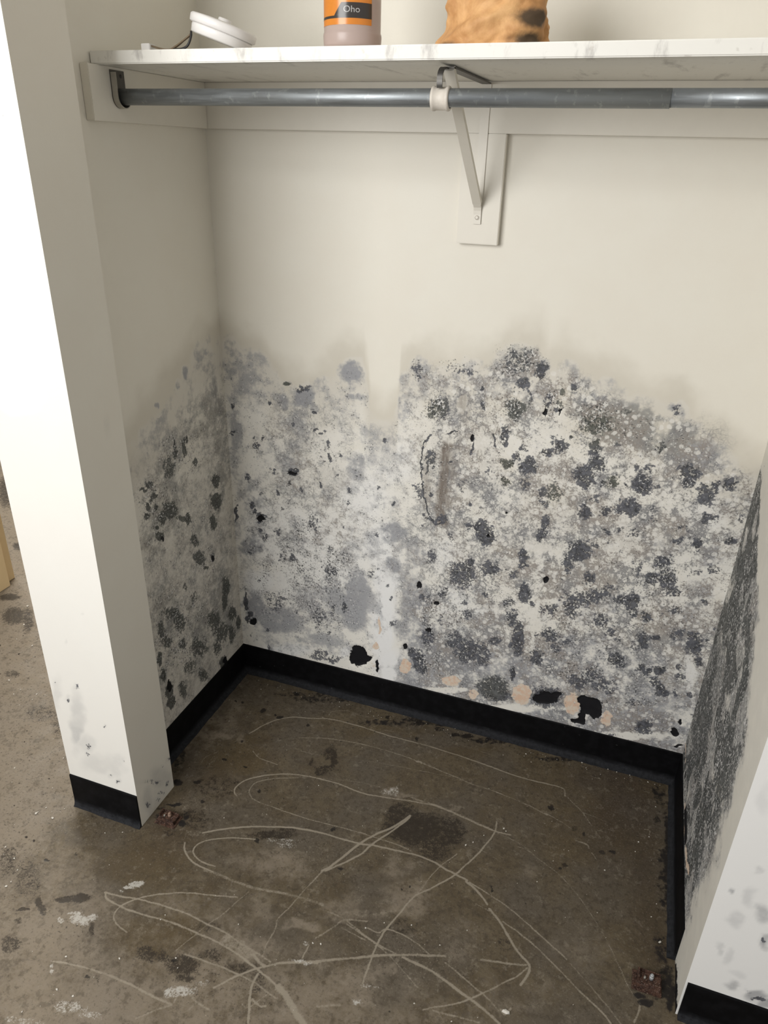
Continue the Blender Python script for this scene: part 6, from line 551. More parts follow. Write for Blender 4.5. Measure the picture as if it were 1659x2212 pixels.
# left wall of the closet
U1 = steps((-D+T, 0.0, 0.0025)); V1 = steps((0.0, 0.08, 0.04), (0.08, 1.15, 0.0025), (1.15, 2.44, 0.05))
Rl, U, V, Uf, Vf = mould_fields(LEFT, U1, V1, LEDGE, 0.26, 0.007)
inn = sstep(0.0, 0.2, np.interp(U, np.array(LEDGE)[:, 0], np.array(LEDGE)[:, 1])-V)
Rl['fleck'] = np.maximum(Rl['fleck']*0.85, inn*0.25); Rl['cell'] = inn*0.2; Rl['brown'] = np.maximum(Rl['brown'], sstep(0.0, 0.5, np.interp(U, np.array(LEDGE)[:, 0], np.array(LEDGE)[:, 1])-V)*0.45); Rl['olive'] = inn*0.8; Rl['dark'] = np.clip(Rl['dark']*1.15, 0, 1)
tag(sheet('wall_left', U1, V1, lambda a, b, d: np.stack([d*0, a, b], -1), Rl, MOULD, [((XA, -D+T+0.001, 0), (-0.002, 0.12, 2.44))]),
    'dim left side wall of the closet with dark mould specks low down', 'wall', 'structure')

# right wall of the closet, seen almost edge-on
U1 = steps((-D, 0.0, 0.0025)); V1 = steps((0.0, 0.95, 0.0035), (0.95, 2.44, 0.05))
U, V = np.meshgrid(U1, V1)
RZ = np.array([[0.0, -0.50], [0.14, -0.545], [0.19, -0.53], [0.34, -0.567], [0.52, -0.545], [0.60, -0.515], [0.68, -0.43], [0.755, -0.36], [0.81, -0.20], [0.87, -0.10], [0.92, -0.02], [1.0, 0.05]])
lim = np.interp(V, RZ[:, 0], RZ[:, 1]) + (fbm(U, V, 0.05, 4, 50)-0.5)*0.10
inn = sstep(-0.02, 0.05, U-lim)
fb = fbm(U, V, 0.07, 5, 55); fd = fbm(U, V*0.8, 0.05, 5, 60); fe = fbm(U, V, 0.10, 3, 64)
Rr = {'film': inn*(0.35+0.9*fb), 'dark': inn*np.clip(0.42*sstep(-0.5, -0.15, U)*sstep(0.9, 0.5, V) + sstep(0.44, 0.54, fd*0.7+fe*0.35)*1.2*sstep(-0.70, -0.30, U), 0, 1.2), 'fleck': inn*0.7, 'cell': inn*0.3, 'brown': inn*fe*0.6}
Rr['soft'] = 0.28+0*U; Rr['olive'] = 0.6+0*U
Rr['clear'] = sstep(0.09, 0.03, -U)*sstep(0.45, 0.7, V)*0.6
Rr['peach'] = sstep(0.015, 0.0, np.abs(V-0.135-0.08*(fe-0.5)))*sstep(0.42, 0.6, fd)*sstep(-0.55, -0.5, U)*0.9
Rr['black'] = sstep(0.03, 0.0, np.abs(V-0.12))*sstep(0.5, 0.62, fb)*sstep(-0.56, -0.45, U)*0.95
Rr['black'] = np.maximum(Rr['black'], sstep(0.05, 0.0, V)*sstep(-0.5, -0.53, U)*0.8*sstep(0.35, 0.5, fb+0.1))
tag(sheet('wall_right', U1, V1, lambda a, b, d: np.stack([d*0+W, a, b], -1), Rr, MOULD, [((W+0.004, -D+T+0.001, 0), (W+0.11, 0.12, 2.44))], flip=True),
    'right side wall of the closet, streaked with black mould towards the back corner', 'wall', 'structure')

# the two ends of the front wall
U1 = steps((XA, XB, 0.004)); V1 = steps((0.0, 1.2, 0.004), (1.2, 2.44, 0.04))
Rf = soften(mould_fields(FRONT, U1, V1)[0]); Rf['white'] = np.maximum(Rf['white'], 0.45)
wfl = tag(sheet('wall_front_left', U1, V1, lambda a, b, d: np.stack([a, d*0-D, b], -1), Rf, MOULD, [((XA, -D+0.001, 0), (XB-0.001, -D+T, 2.44))]),
    'bright white end of the front wall left of the closet, with a filler patch', 'wall', 'structure')
U1 = steps((-D, -D+T, 0.004)); V1 = steps((0.0, 0.4, 0.004), (0.4, 2.44, 0.03))
Rt = soften(mould_fields(RET, U1, V1)[0])
sheet('return_face', U1, V1, lambda a, b, d: np.stack([d*0+XB, a, b], -1), Rt, MOULD).parent = wfl
U1 = steps((W, W+0.45, 0.004), (W+0.45, W+0.8, 0.05)); V1 = steps((0.0, 1.0, 0.004), (1.0, 2.44, 0.04))
Rf2 = soften(mould_fields(FRONT, U1, V1)[0]); Rf2['white'] = np.maximum(Rf2['white'], 0.8)
tag(sheet('wall_front_right', U1, V1, lambda a, b, d: np.stack([a, d*0-D, b], -1), Rf2, MOULD, [((W+0.002, -D+0.002, 0), (W+0.8, -D+T, 2.44))]),
    'off-white front wall right of the closet with faint grey mould spots', 'wall', 'structure')

# floor
U1 = steps((-3.4, -2.0, 0.1), (-2.0, -0.5, 0.012), (-0.5, -0.12, 0.004), (-0.12, W, 0.002), (W, 3.0, 0.1))
V1 = steps((-4.2, -1.3, 0.1), (-1.3, -1.16, 0.01), (-1.16, 0.0, 0.002), (0.0, 0.9, 0.01), (0.9, 2.2, 0.1))
U, V = np.meshgrid(U1, V1)
Uw = U+(fbm(U, V, 0.04, 4, 71)-0.5)*0.045; Vw = V+(fbm(U, V, 0.04, 4, 75)-0.5)*0.045
Uf = U+(fbm(U, V, 0.012, 3, 79)-0.5)*0.012; Vf = V+(fbm(U, V, 0.012, 3, 83)-0.5)*0.012
Us = U+(fbm(U, V, 0.02, 3, 87)-0.5)*0.003; Vs = V+(fbm(U, V, 0.02, 3, 91)-0.5)*0.003
Rg = {}
for k in FLOOR:
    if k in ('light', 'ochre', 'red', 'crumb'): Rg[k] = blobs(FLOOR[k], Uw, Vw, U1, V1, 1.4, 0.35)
    elif k in ('dark', 'white', 'black'): Rg[k] = blobs(FLOOR[k], Uw*0.4+Uf*0.6, Vw*0.4+Vf*0.6, U1, V1, 1.3, 0.5)
    else: Rg[k] = blobs(FLOOR[k], Uf, Vf, U1, V1, 1.25, 0.6)
S = np.zeros(U.shape, np.float32)
for P, wd, s in SCR:
    stroke(S, np.array(P), wd*0.001*1.3, s, Us, Vs, U1, V1)
S *= (0.65+0.75*fbm(U, V, 0.05, 3, 95))
Rg['scratch'] = np.clip(S, 0, 1)
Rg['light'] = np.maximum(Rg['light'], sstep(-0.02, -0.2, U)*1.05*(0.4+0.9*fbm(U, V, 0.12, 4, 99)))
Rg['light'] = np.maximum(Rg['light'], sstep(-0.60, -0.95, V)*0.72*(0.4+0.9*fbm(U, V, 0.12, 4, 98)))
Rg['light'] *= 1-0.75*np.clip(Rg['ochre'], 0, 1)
Rg['crumb'] = np.maximum(Rg['crumb'], sstep(-0.05, -0.2, U)*0.8)
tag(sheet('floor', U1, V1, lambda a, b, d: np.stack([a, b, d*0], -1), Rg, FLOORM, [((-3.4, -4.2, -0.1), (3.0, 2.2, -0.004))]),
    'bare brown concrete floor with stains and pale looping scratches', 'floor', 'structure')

def simple_box(name, lo, hi, mat, parent=None, bevel=0.0):
    bm = bmesh.new()
    v, f = box_arrays(lo, hi)
    vs_ = [bm.verts.new(p) for p in v]
    for q in f: bm.faces.new([vs_[i] for i in q])
    if bevel: bmesh.ops.bevel(bm, geom=list(bm.edges), offset=bevel, segments=2, affect='EDGES')
    return from_bm(name, bm, mat, parent)
def from_bm(name, bm, mat, parent=None, smooth=False):
    bmesh.ops.recalc_face_normals(bm, faces=list(bm.faces))
    me = bpy.data.meshes.new(name); bm.to_mesh(me); bm.free()
    if smooth:
        for p in me.polygons: p.use_smooth = True
    return link(name, me, mat, parent)

tag(simple_box('ceiling', (-3.4, -4.2, 2.44), (3.0, 2.2, 2.54), CEILM), 'plain ceiling above the closet', 'ceiling', 'structure')

PROF = [(0.0, 0.1016), (0.002, 0.1016), (0.0032, 0.0995), (0.0034, 0.060), (0.0036, 0.024), (0.006, 0.012), (0.011, 0.0055), (0.018, 0.0022), (0.0215, 0.001), (0.0215, 0.0), (0.0, 0.0)]
def baseboard(name, a, b, outward, m0, m1, label, seed, toe=0.75):
    """cove base from a to b (on the wall line), profile pushed along outward; m0, m1: mitre at the ends"""
    a = Vector(a); b = Vector(b); o = Vector(outward); d = (b-a).normalized(); L = (b-a).length
    n = max(2, int(L/0.012)); rnd = random.Random(seed)
    bm = bmesh.new(); rings = []
    wob = [rnd.uniform(-1, 1) for _ in range(n+1)]
    for i in range(n+1):
        ring = []
        for k, (q, z) in enumerate(PROF):
            q = q if q < 0.005 else 0.0036+(q-0.0036)*toe
            s0 = q*m0; s1 = L-q*m1
            w = 0.0009*wob[i]*(1 if 7 <= k <= 9 and 0 < i < n else 0)
            p = a + d*(s0+(s1-s0)*i/n) + o*(q+w)
            ring.append(bm.verts.new((p.x, p.y, z)))
        rings.append(ring)
    for r0, r1 in zip(rings[:-1], rings[1:]):
        for k in range(len(PROF)):
            k2 = (k+1) % len(PROF)
            bm.faces.new((r0[k], r0[k2], r1[k2], r1[k]))
    bm.faces.new(rings[0]); bm.faces.new(rings[-1][::-1])
    return tag(from_bm(name, bm, BASEM), label, 'baseboard', 'structure')
baseboard('baseboard_back', (0, 0, 0), (W, 0, 0), (0, -1, 0), 1, 1, 'black cove baseboard along the back wall with a dusty toe', 1)
baseboard('baseboard_left', (0, -D+T, 0), (0, 0, 0), (1, 0, 0), 0, 1, 'black cove baseboard along the left closet wall', 2)
baseboard('baseboard_right', (W, -0.512, 0), (W, 0, 0), (-1, 0, 0), 0, 1, 'black cove baseboard along the right closet wall, torn off at the front', 3)
baseboard('baseboard_front_left', (XA, -D, 0), (XB, -D, 0), (0, -1, 0), 0, 0, 'short black baseboard on the bright wall end at left', 4, 0.38)
baseboard('baseboard_front_right', (W+0.004, -D, 0), (W+0.8, -D, 0), (0, -1, 0), 0, 0, 'black baseboard on the front wall at bottom right', 5, 0.45)

ZC0, ZC1, ZS = 1.528, 1.6175, 1.6385
tag(simple_box('trim_1', (0.0002, -0.018, ZC0), (W-0.0002, -0.0002, ZC1), WOODP, bevel=0.001), 'long cream painted cleat on the back wall under the shelf', 'trim', 'structure')
tag(simple_box('trim_2', (0.0002, -0.394, ZC0), (0.018, -0.0182, ZC1), WOODP, bevel=0.001), 'short cream painted cleat on the left closet wall under the shelf', 'trim', 'structure')
tag(simple_box('trim_3', (W-0.018, -0.394, ZC0), (W-0.0002, -0.0182, ZC1), WOODP, bevel=0.001), 'short cream painted cleat on the right closet wall under the shelf', 'trim', 'structure')
tag(simple_box('trim_4', (0.606, -0.018, 1.320), (0.6945, -0.0002, ZC0-0.0003), WOODP, bevel=0.0012), 'upright cream backing board behind the foot of the shelf bracket', 'trim', 'structure')
# tan door casing of the next room, at the far left
d1 = tag(simple_box('door_1', (-1.25, -0.30, 0.0), (-1.0585, 0.115, 2.03), TANP, bevel=0.002), 'tan painted door frame at the far left edge', 'door frame', 'structure')
simple_box('door_stop', (-1.25, 0.1152, 0.0), (-1.086, 0.165, 2.03), TANP, d1, bevel=0.002)
tag(simple_box('wall_far', (-3.4, 2.2, 0.0), (-0.2, 2.3, 2.44), CEILM), 'far wall of the space behind the closet', 'wall', 'structure')

# ------------------------------------------------------------------ shelf, rod, bracket
def empty(name, loc, label, cat, group=None):
    o = bpy.data.objects.new(name, None); COL.objects.link(o); o.location = loc; o.empty_display_size = 0.05
    return tag(o, label, cat, None, group)
def part(o, root):
    """keep world coordinates: geometry is written in world space, the root is moved"""
    o.parent = root
    o.matrix_parent_inverse = Matrix.Translation(-Vector(root.location))
    return o
def tube(bm, a, b, r, seg=32, cap=True, r2=None):
    a = Vector(a); b = Vector(b); d = (b-a).normalized(); x = d.orthogonal().normalized(); y = d.cross(x)
    r2 = r if r2 is None else r2
    A = [bm.verts.new(a+(x*math.cos(t)+y*math.sin(t))*r) for t in [2*math.pi*i/seg for i in range(seg)]]
    B = [bm.verts.new(b+(x*math.cos(t)+y*math.sin(t))*r2) for t in [2*math.pi*i/seg for i in range(seg)]]
    for i in range(seg):
        j = (i+1) % seg; f = bm.faces.new((A[i], A[j], B[j], B[i])); f.smooth = True
    if cap: bm.faces.new(A[::-1]); bm.faces.new(B)
def lathe(bm, prof, center, axis='z', seg=48, a0=0.0, a1=2*math.pi):
    """prof: (radius, height); full turn by default"""
    full = abs(a1-a0-2*math.pi) < 1e-6
    n = seg if full else seg+1
    rows = []
    for r, h in prof:
        row = []
        for i in range(n):
            t = a0+(a1-a0)*i/seg
            c, s = r*math.cos(t), r*math.sin(t)
            p = (c, s, h) if axis == 'z' else (h, c, s)
            row.append(bm.verts.new(Vector(p)+Vector(center)))
        rows.append(row)
    for A, B in zip(rows[:-1], rows[1:]):
        for i in range(n if full else n-1):
            j = (i+1) % n
            f = bm.faces.new((A[i], A[j], B[j], B[i])); f.smooth = True
def sweep(bm, path, r, seg=10):
    P = [Vector(p) for p in path]; rings = []
    x = None
    for i, p in enumerate(P):
        d = (P[min(i+1, len(P)-1)]-P[max(i-1, 0)]).normalized()
        x = d.orthogonal().normalized() if x is None else (x-d*x.dot(d)).normalized()
        y = d.cross(x)
        rings.append([bm.verts.new(p+(x*math.cos(2*math.pi*k/seg)+y*math.sin(2*math.pi*k/seg))*r) for k in range(seg)])
    for A, B in zip(rings[:-1], rings[1:]):
        for i in range(seg):
            j = (i+1) % seg; f = bm.faces.new((A[i], A[j], B[j], B[i])); f.smooth = True
    bm.faces.new(rings[0][::-1]); bm.faces.new(rings[-1])
def strip(bm, path, x0, x1, th, lip=0.0):
    """flat strap: path of (y, z), from x0 to x1, thickness th, optional lips of a channel bent inwards"""
    P = [Vector((0, y, z)) for y, z in path]; rings = []
    for i, p in enumerate(P):
        d = (P[min(i+1, len(P)-1)]-P[max(i-1, 0)]).normalized(); nrm = Vector((0, -d.z, d.y))
        q0, q1 = p-nrm*th/2, p+nrm*th/2
        if lip:
            ql = p+nrm*lip
            pts = [(x0, q0), (x1, q0), (x1, ql), (x1-th, ql), (x1-th, q1), (x0+th, q1), (x0+th, ql), (x0, ql)]
        else:
            pts = [(x0, q0), (x1, q0), (x1, q1), (x0, q1)]
        rings.append([bm.verts.new((x, q.y, q.z)) for x, q in pts])
    n = len(rings[0])
    for A, B in zip(rings[:-1], rings[1:]):
        for i in range(n):
            j = (i+1) % n; bm.faces.new((A[i], A[j], B[j], B[i]))
    bm.faces.new(rings[0][::-1]); bm.faces.new(rings[-1])

bm = bmesh.new()
nx = 40
v, f = box_arrays((0.0012, -0.365, ZC1+0.0003), (W-0.0012, -0.0006, ZS))
vs_ = [bm.verts.new(p) for p in v]
for q in f: bm.faces.new([vs_[i] for i in q])
bmesh.ops.bevel(bm, geom=list(bm.edges), offset=0.0018, segments=2, affect='EDGES')
tag(from_bm('closet_shelf', bm, SHELFM), 'long white painted closet shelf board with a smudged front edge', 'shelf')

YR, ZR = -0.317, 1.5700
rod = empty('clothes_rod', (0.65, YR, ZR), 'grey galvanised telescoping clothes rod hung under the white shelf', 'closet rod')
bm = bmesh.new(); tube(bm, (0.0208, YR, ZR), (0.994, YR, ZR), 0.0136, 40)
part(from_bm('outer_tube', bm, RODM), rod)
bm = bmesh.new(); tube(bm, (0.9942, YR, ZR+0.0006), (W-0.0181, YR, ZR+0.0006), 0.0129, 40)
o = part(from_bm('inner_tube', bm, RODM), rod); o['label'] = 'thinner end of the rod sliding out of the wider tube'

def rod_socket(name, side, label):
    s = 1 if side == 'left' else -1
    X = lambda t: (0.018+t) if side == 'left' else (W-0.018-t)
    root = empty(name, (X(0), YR, ZR), label, 'bracket')
    cy, cz, R = YR-0.0008, ZR, 0.0195
    out = [(cy-R, 1.6125)] + [(cy-R*math.cos(t), cz-R*math.sin(t)) for t in [math.pi*i/16 for i in range(17)]] + [(cy+R, 1.6125)]
    bm = bmesh.new()
    A = [bm.verts.new((X(0.0002), y, z)) for y, z in out]; B = [bm.verts.new((X(0.0022), y, z)) for y, z in out]
    bm.faces.new(A); bm.faces.new(B[::-1])
    for i in range(len(out)):
        j = (i+1) % len(out); bm.faces.new((A[i], A[j], B[j], B[i]))
    part(from_bm('back_plate', bm, STEELD), root)
    rim = out[:18] + [(cy+R, cz+0.002)]
    rim = [(cy-R, 1.6085)] + rim[1:]
    bm = bmesh.new(); rings = []
    for (y, z) in rim:
        d = Vector((y-cy, min(z, cz)-cz)); d.normalize()
        yi, zi = y-d.x*0.0014, z-d.y*0.0014
        rings.append([bm.verts.new(p) for p in ((X(0.0022), y, z), (X(0.0135), y, z), (X(0.0135), yi, zi), (X(0.0022), yi, zi))])
    for P, Q in zip(rings[:-1], rings[1:]):
        for i in range(4): bm.faces.new((P[i], P[(i+1) % 4], Q[(i+1) % 4], Q[i]))
    bm.faces.new(rings[0]); bm.faces.new(rings[-1][::-1])
    part(from_bm('rim', bm, STEELL), root)['label'] = 'worn bright rim of the socket'
    bm = bmesh.new(); lathe(bm, [(0.0, 0.0038), (0.0022, 0.0036), (0.0034, 0.0022)], (X(0) if s > 0 else X(0), cy+0.009, 1.6035), 'x', 16)
    if s < 0:
        for vv_ in bm.verts: vv_.co.x = 2*X(0)-vv_.co.x
    part(from_bm('screw', bm, WIREB), root)
    return root
rod_socket('rod_socket', 'left', 'dark steel socket holding the left end of the clothes rod')

BX0, BX1 = 0.639, 0.657
br = empty('shelf_bracket', (0.648, -0.018, 1.37), 'cream painted shelf and rod bracket on the upright backing board', 'bracket')
bm = bmesh.new(); strip(bm, [(-0.302, 1.6135), (-0.024, 1.6135)], BX0, BX1, 0.0024)
part(from_bm('top_arm', bm, STEELD), br)['label'] = 'dark unpainted arm under the shelf'
bm = bmesh.new(); strip(bm, [(-0.0196, 1.6145), (-0.0196, 1.40)], BX0, BX1, 0.0022)
part(from_bm('wall_strap', bm, METP), br)
bm = bmesh.new(); strip(bm, [(-0.300, 1.610), (-0.292, 1.6035), (-0.040, 1.4065), (-0.030, 1.3985)], BX0, BX1, 0.0022, lip=0.0075)
part(from_bm('brace', bm, METP), br)
bm = bmesh.new(); strip(bm, [(-0.0300, 1.3985), (-0.0235, 1.3925), (-0.0212, 1.386), (-0.0205, 1.378), (-0.0205, 1.360)], BX0+0.001, BX1-0.001, 0.0024)
part(from_bm('foot_tab', bm, METP), br)
bm = bmesh.new(); 
for r, h in (): pass
tube(bm, (0.648, -0.0217, 1.3725), (0.648, -0.0232, 1.3725), 0.0046, 20); tube(bm, (0.648, -0.0232, 1.3725), (0.648, -0.0240, 1.3725), 0.0040, 20, r2=0.0024)
part(from_bm('screw', bm, METP), br)
bm = bmesh.new(); hook = catmull([[-0.298, 1.6125], [-0.318, 1.6115], [-0.3305, 1.604], [-0.3335, 1.595], [-0.3335, 1.588], [-0.3318, 1.583]], 6)
strip(bm, [tuple(p) for p in hook], 0.6385, 0.6475, 0.0024)
part(from_bm('rod_hook', bm, STEELD), br)['label'] = 'dark bare steel hook over the rod'
bm = bmesh.new()
lathe(bm, [(0.0140, -0.0150), (0.0168, -0.0148), (0.0180, -0.0135), (0.0180, -0.0105), (0.0168, -0.0092), (0.0166, 0.0085), (0.0178, 0.0095), (0.0182, 0.0130), (0.0170, 0.0148), (0.0140, 0.0150)], (0.6425, YR, ZR-0.0012), 'x', 40)
part(from_bm('rod_collar', bm, COLLAR), br)['label'] = 'yellowed white collar round the rod'

# ------------------------------------------------------------------ things on the shelf
# smoke detector lying tilted on its wires
tilt = math.radians(17)
sd = empty('smoke_detector', (0.239, -0.288, 1.6385), 'round white ceiling smoke detector lying tilted on the shelf with loose wires', 'smoke detector')
Rm = Matrix.Rotation(math.radians(-4.5), 4, 'X') @ Matrix.Rotation(tilt, 4, 'Y'); cen = Vector((0.2285, -0.295, 1.6385+0.0585*0.9*0.303+0.0004))
def tilted(bm):
    for v_ in bm.verts: v_.co = cen + (Rm @ (v_.co*0.9))
bm = bmesh.new(); lathe(bm, [(0.0, 0.0), (0.054, 0.0), (0.0575, 0.002), (0.0585, 0.013), (0.058, 0.0165), (0.0, 0.0165)], (0, 0, 0), 'z', 64); tilted(bm)
part(from_bm('base', bm, WHITEP), sd)
bm = bmesh.new(); lathe(bm, [(0.0, 0.0167), (0.0605, 0.0167), (0.0635, 0.0185), (0.0640, 0.0295), (0.0610, 0.0325), (0.040, 0.0345), (0.0, 0.0350)], (0, 0, 0), 'z', 64); tilted(bm)
part(from_bm('cover', bm, WHITEP), sd)
bm = bmesh.new(); lathe(bm, [(0.013, 0.0345), (0.0125, 0.0395), (0.011, 0.0405), (0.0, 0.0408)], (0.006, -0.01, 0), 'z', 32); tilted(bm)
part(from_bm('test_button', bm, WHITEP), sd)
wz = 1.6385
bm = bmesh.new(); sweep(bm, [tuple(p) for p in catmull([[0.196, -0.335, wz+0.0290], [0.196, -0.338, wz+0.020], [0.190, -0.340, wz+0.008], [0.178, -0.340, wz+0.0030], [0.160, -0.338, wz+0.0026]], 6)], 0.0020)
part(from_bm('black_wire', bm, WIREB), sd)
for k, (dy, dz) in enumerate(((0.004, 0.0), (0.008, 0.001))):
    bm = bmesh.new(); sweep(bm, [tuple(p) for p in catmull([[0.190, -0.332+dy, wz+0.026], [0.176, -0.334+dy, wz+0.017+dz], [0.160, -0.334+dy, wz+0.009], [0.145, -0.334+dy, wz+0.0035], [0.128, -0.336+dy, wz+0.005], [0.112, -0.338+dy, wz+0.009]], 6)], 0.0014)
    part(from_bm('brown_wire', bm, WIREN), sd)
part(simple_box('wire_plug', (0.094, -0.340, wz+0.0004), (0.112, -0.322, wz+0.0125), WHITEP, bevel=0.001), sd)

# bottle
CB = Vector((0.4835, -0.308, 1.6385))
PLAST = NT('cloudy_pink_plastic')
PLAST.put(PLAST.b.inputs['Transmission Weight'], 0.30); PLAST.put(PLAST.b.inputs['IOR'], 1.4)
PLAST = PLAST.out(None, 0.28, 0, 0.4); PLAST.node_tree.nodes['Principled BSDF'].inputs['Base Color'].default_value = (0.60, 0.475, 0.43, 1)
ORANGE = mat_plain('orange_label_print', (0.68, 0.235, 0.035), 0.22, var=0.06, scale=120)
DARKL = mat_plain('charcoal_label_print', (0.045, 0.038, 0.034), 0.22, var=0.1)
LETTER = mat_plain('pale_label_letters', (0.45, 0.44, 0.43), 0.25)
CAPM = mat_plain('white_bottle_cap', (0.75, 0.74, 0.72), 0.4, var=0.02)
bt = empty('plastic_bottle', tuple(CB), 'cloudy pinkish plastic bottle with an orange and charcoal label on the shelf', 'bottle')
bm = bmesh.new()
lathe(bm, [(0.0, 0.0004), (0.0425, 0.0004), (0.0455, 0.002), (0.0470, 0.006), (0.0478, 0.018), (0.0472, 0.0215), (0.0462, 0.0235), (0.0462, 0.135), (0.0455, 0.145), (0.040, 0.160), (0.028, 0.174), (0.0165, 0.181), (0.0145, 0.186), (0.0145, 0.196), (0.0, 0.196)], CB, 'z', 64)
part(from_bm('bottle_body', bm, PLAST, smooth=True), bt)
bm = bmesh.new(); lathe(bm, [(0.0148, 0.187), (0.0175, 0.187), (0.0175, 0.208), (0.0165, 0.210), (0.0, 0.210)], CB, 'z', 40)
part(from_bm('cap', bm, CAPM), bt)
AV = math.radians(-68.5)
def wrap(name, mat, R, pts_fn, parent, n=48):
    pass
def label_patch(name, mat, R, th0, th1, zlo, zhi, n=48, parent=None, edge=None):
    """curved patch on the bottle, from angle th0 to th1 as seen from the room; edge(t) trims the left side by height"""
    bm = bmesh.new(); rows = []
    m = 6
    for j in range(m+1):
        z = zlo+(zhi-zlo)*j/m
        a0 = th0 if edge is None else edge(j/m)
        rows.append([bm.verts.new((CB.x+R*math.cos(AV+math.radians(a0+(th1-a0)*i/n)), CB.y+R*math.sin(AV+math.radians(a0+(th1-a0)*i/n)), CB.z+z)) for i in range(n+1)])
    for A, B in zip(rows[:-1], rows[1:]):
        for i in range(n):
            f = bm.faces.new((A[i], A[i+1], B[i+1], B[i])); f.smooth = True
    o = from_bm(name, bm, mat)
    if parent is not None: o.parent = parent
    return o
lab = part(label_patch('front_label', ORANGE, 0.0465, -98, 41, 0.0300, 0.128), bt)
def child2(o):
    o.parent = lab; return o
child2(label_patch('label_band', DARKL, 0.0467, -98, 41, 0.0385, 0.0420))
child2(label_patch('label_band', DARKL, 0.0467, -20, 41, 0.0420, 0.0590, edge=lambda t: -38+t*16))
cu = bpy.data.curves.new('label_lettering', 'FONT'); cu.body = 'Oho'; cu.size = 0.0145; cu.resolution_u = 4
to = bpy.data.objects.new('label_lettering_source', cu); COL.objects.link(to)
dg = bpy.context.evaluated_depsgraph_get(); tm = bpy.data.meshes.new_from_object(to.evaluated_get(dg)); bpy.data.objects.remove(to)
bmt = bmesh.new(); bmt.from_mesh(tm); bmesh.ops.triangulate(bmt, faces=list(bmt.faces))
for v_ in bmt.verts:
    a = AV+math.radians(-18)+v_.co.x/0.0469; z = CB.z+0.0460+v_.co.y*0.85
    v_.co = Vector((CB.x+0.0469*math.cos(a), CB.y+0.0469*math.sin(a), z))
child2(from_bm('label_lettering', bmt, LETTER))

# crumpled leather bundle
CG = Vector((0.711, -0.275, 1.6385))
def leather_bundle():
    bm = bmesh.new(); n, m = 120, 70
    rng = np.random.RandomState(3)
    rows = []; grime = []
    for j in range(m+1):
        t = j/m
        row = []
        for i in range(n):
            a = 2*math.pi*i/n
            z = 0.125*t
            rx = 0.070*(1+0.10*math.sin(2.2*t+0.6) - 0.55*max(0, t-0.62)**1.3) + 0.010*(1-t)**6
            ry = 0.060*(1-0.15*t-0.75*max(0, t-0.6)**1.2)
            # folds run round the bundle, rising to the right
            ph = z*105 - 1.5*math.cos(a+0.6)*1.3
            w = 0.0036*math.sin(ph)*math.exp(-((t-0.25)/0.22)**2) + 0.0016*math.sin(ph*2.3+1.7+2*math.sin(a*2)) + 0.0040*math.sin(2*a+5*t+1.0) + 0.0026*math.sin(5*a-7*t)
            w += 0.010*(float(vnoise(np.array([a*2.1]), np.array([t*4.0-math.cos(a)*0.8]), 0.9, 5)[0])-0.5) + 0.004*(float(vnoise(np.array([a*2.1]), np.array([t*6.0-math.cos(a)*1.5]), 0.4, 9)[0])-0.5)
            c, s = math.cos(a), math.sin(a)
            row.append(bm.verts.new((CG.x+(rx+w)*c, CG.y+(ry+w)*s, CG.z+0.0006+z+0.004*math.sin(2*a)*t)))
            g = 0.0
            ang = (math.degrees(a)+360) % 360
            dr = abs((ang-325+180) % 360-180)
            g = max(g, 1.0*math.exp(-(dr/24)**2)*math.exp(-((t-0.30)/0.11)**2)*1.3, 1.1*math.exp(-(dr/30)**2)*math.exp(-((t-0.07)/0.09)**2))
            dl = abs((ang-215+180) % 360-180)
            g = max(g, 1.0*math.exp(-(dl/28)**2)*math.exp(-(t/0.07)**2))
            g = max(g, 0.75*math.exp(-(t/0.025)**2))
            grime.append(min(1, g))
        rows.append(row)
    for A, B in zip(rows[:-1], rows[1:]):
        for i in range(n):
            k = (i+1) % n; f = bm.faces.new((A[i], A[k], B[k], B[i])); f.smooth = True
    bm.faces.new(rows[0][::-1])
    top = bm.verts.new((CG.x+0.004, CG.y, CG.z+0.118)); grime.append(0.5)
    for i in range(n): bm.faces.new((rows[-1][i], rows[-1][(i+1) % n], top))
    o = from_bm('leather_bundle', bm, LEATHER)
    at = o.data.attributes.new('grime', 'FLOAT', 'POINT'); at.data.foreach_set('value', np.array(grime, np.float32))
    return o
tag(leather_bundle(), 'crumpled orange tan leather bundle with dark grimy corners on the shelf', 'leather bag')

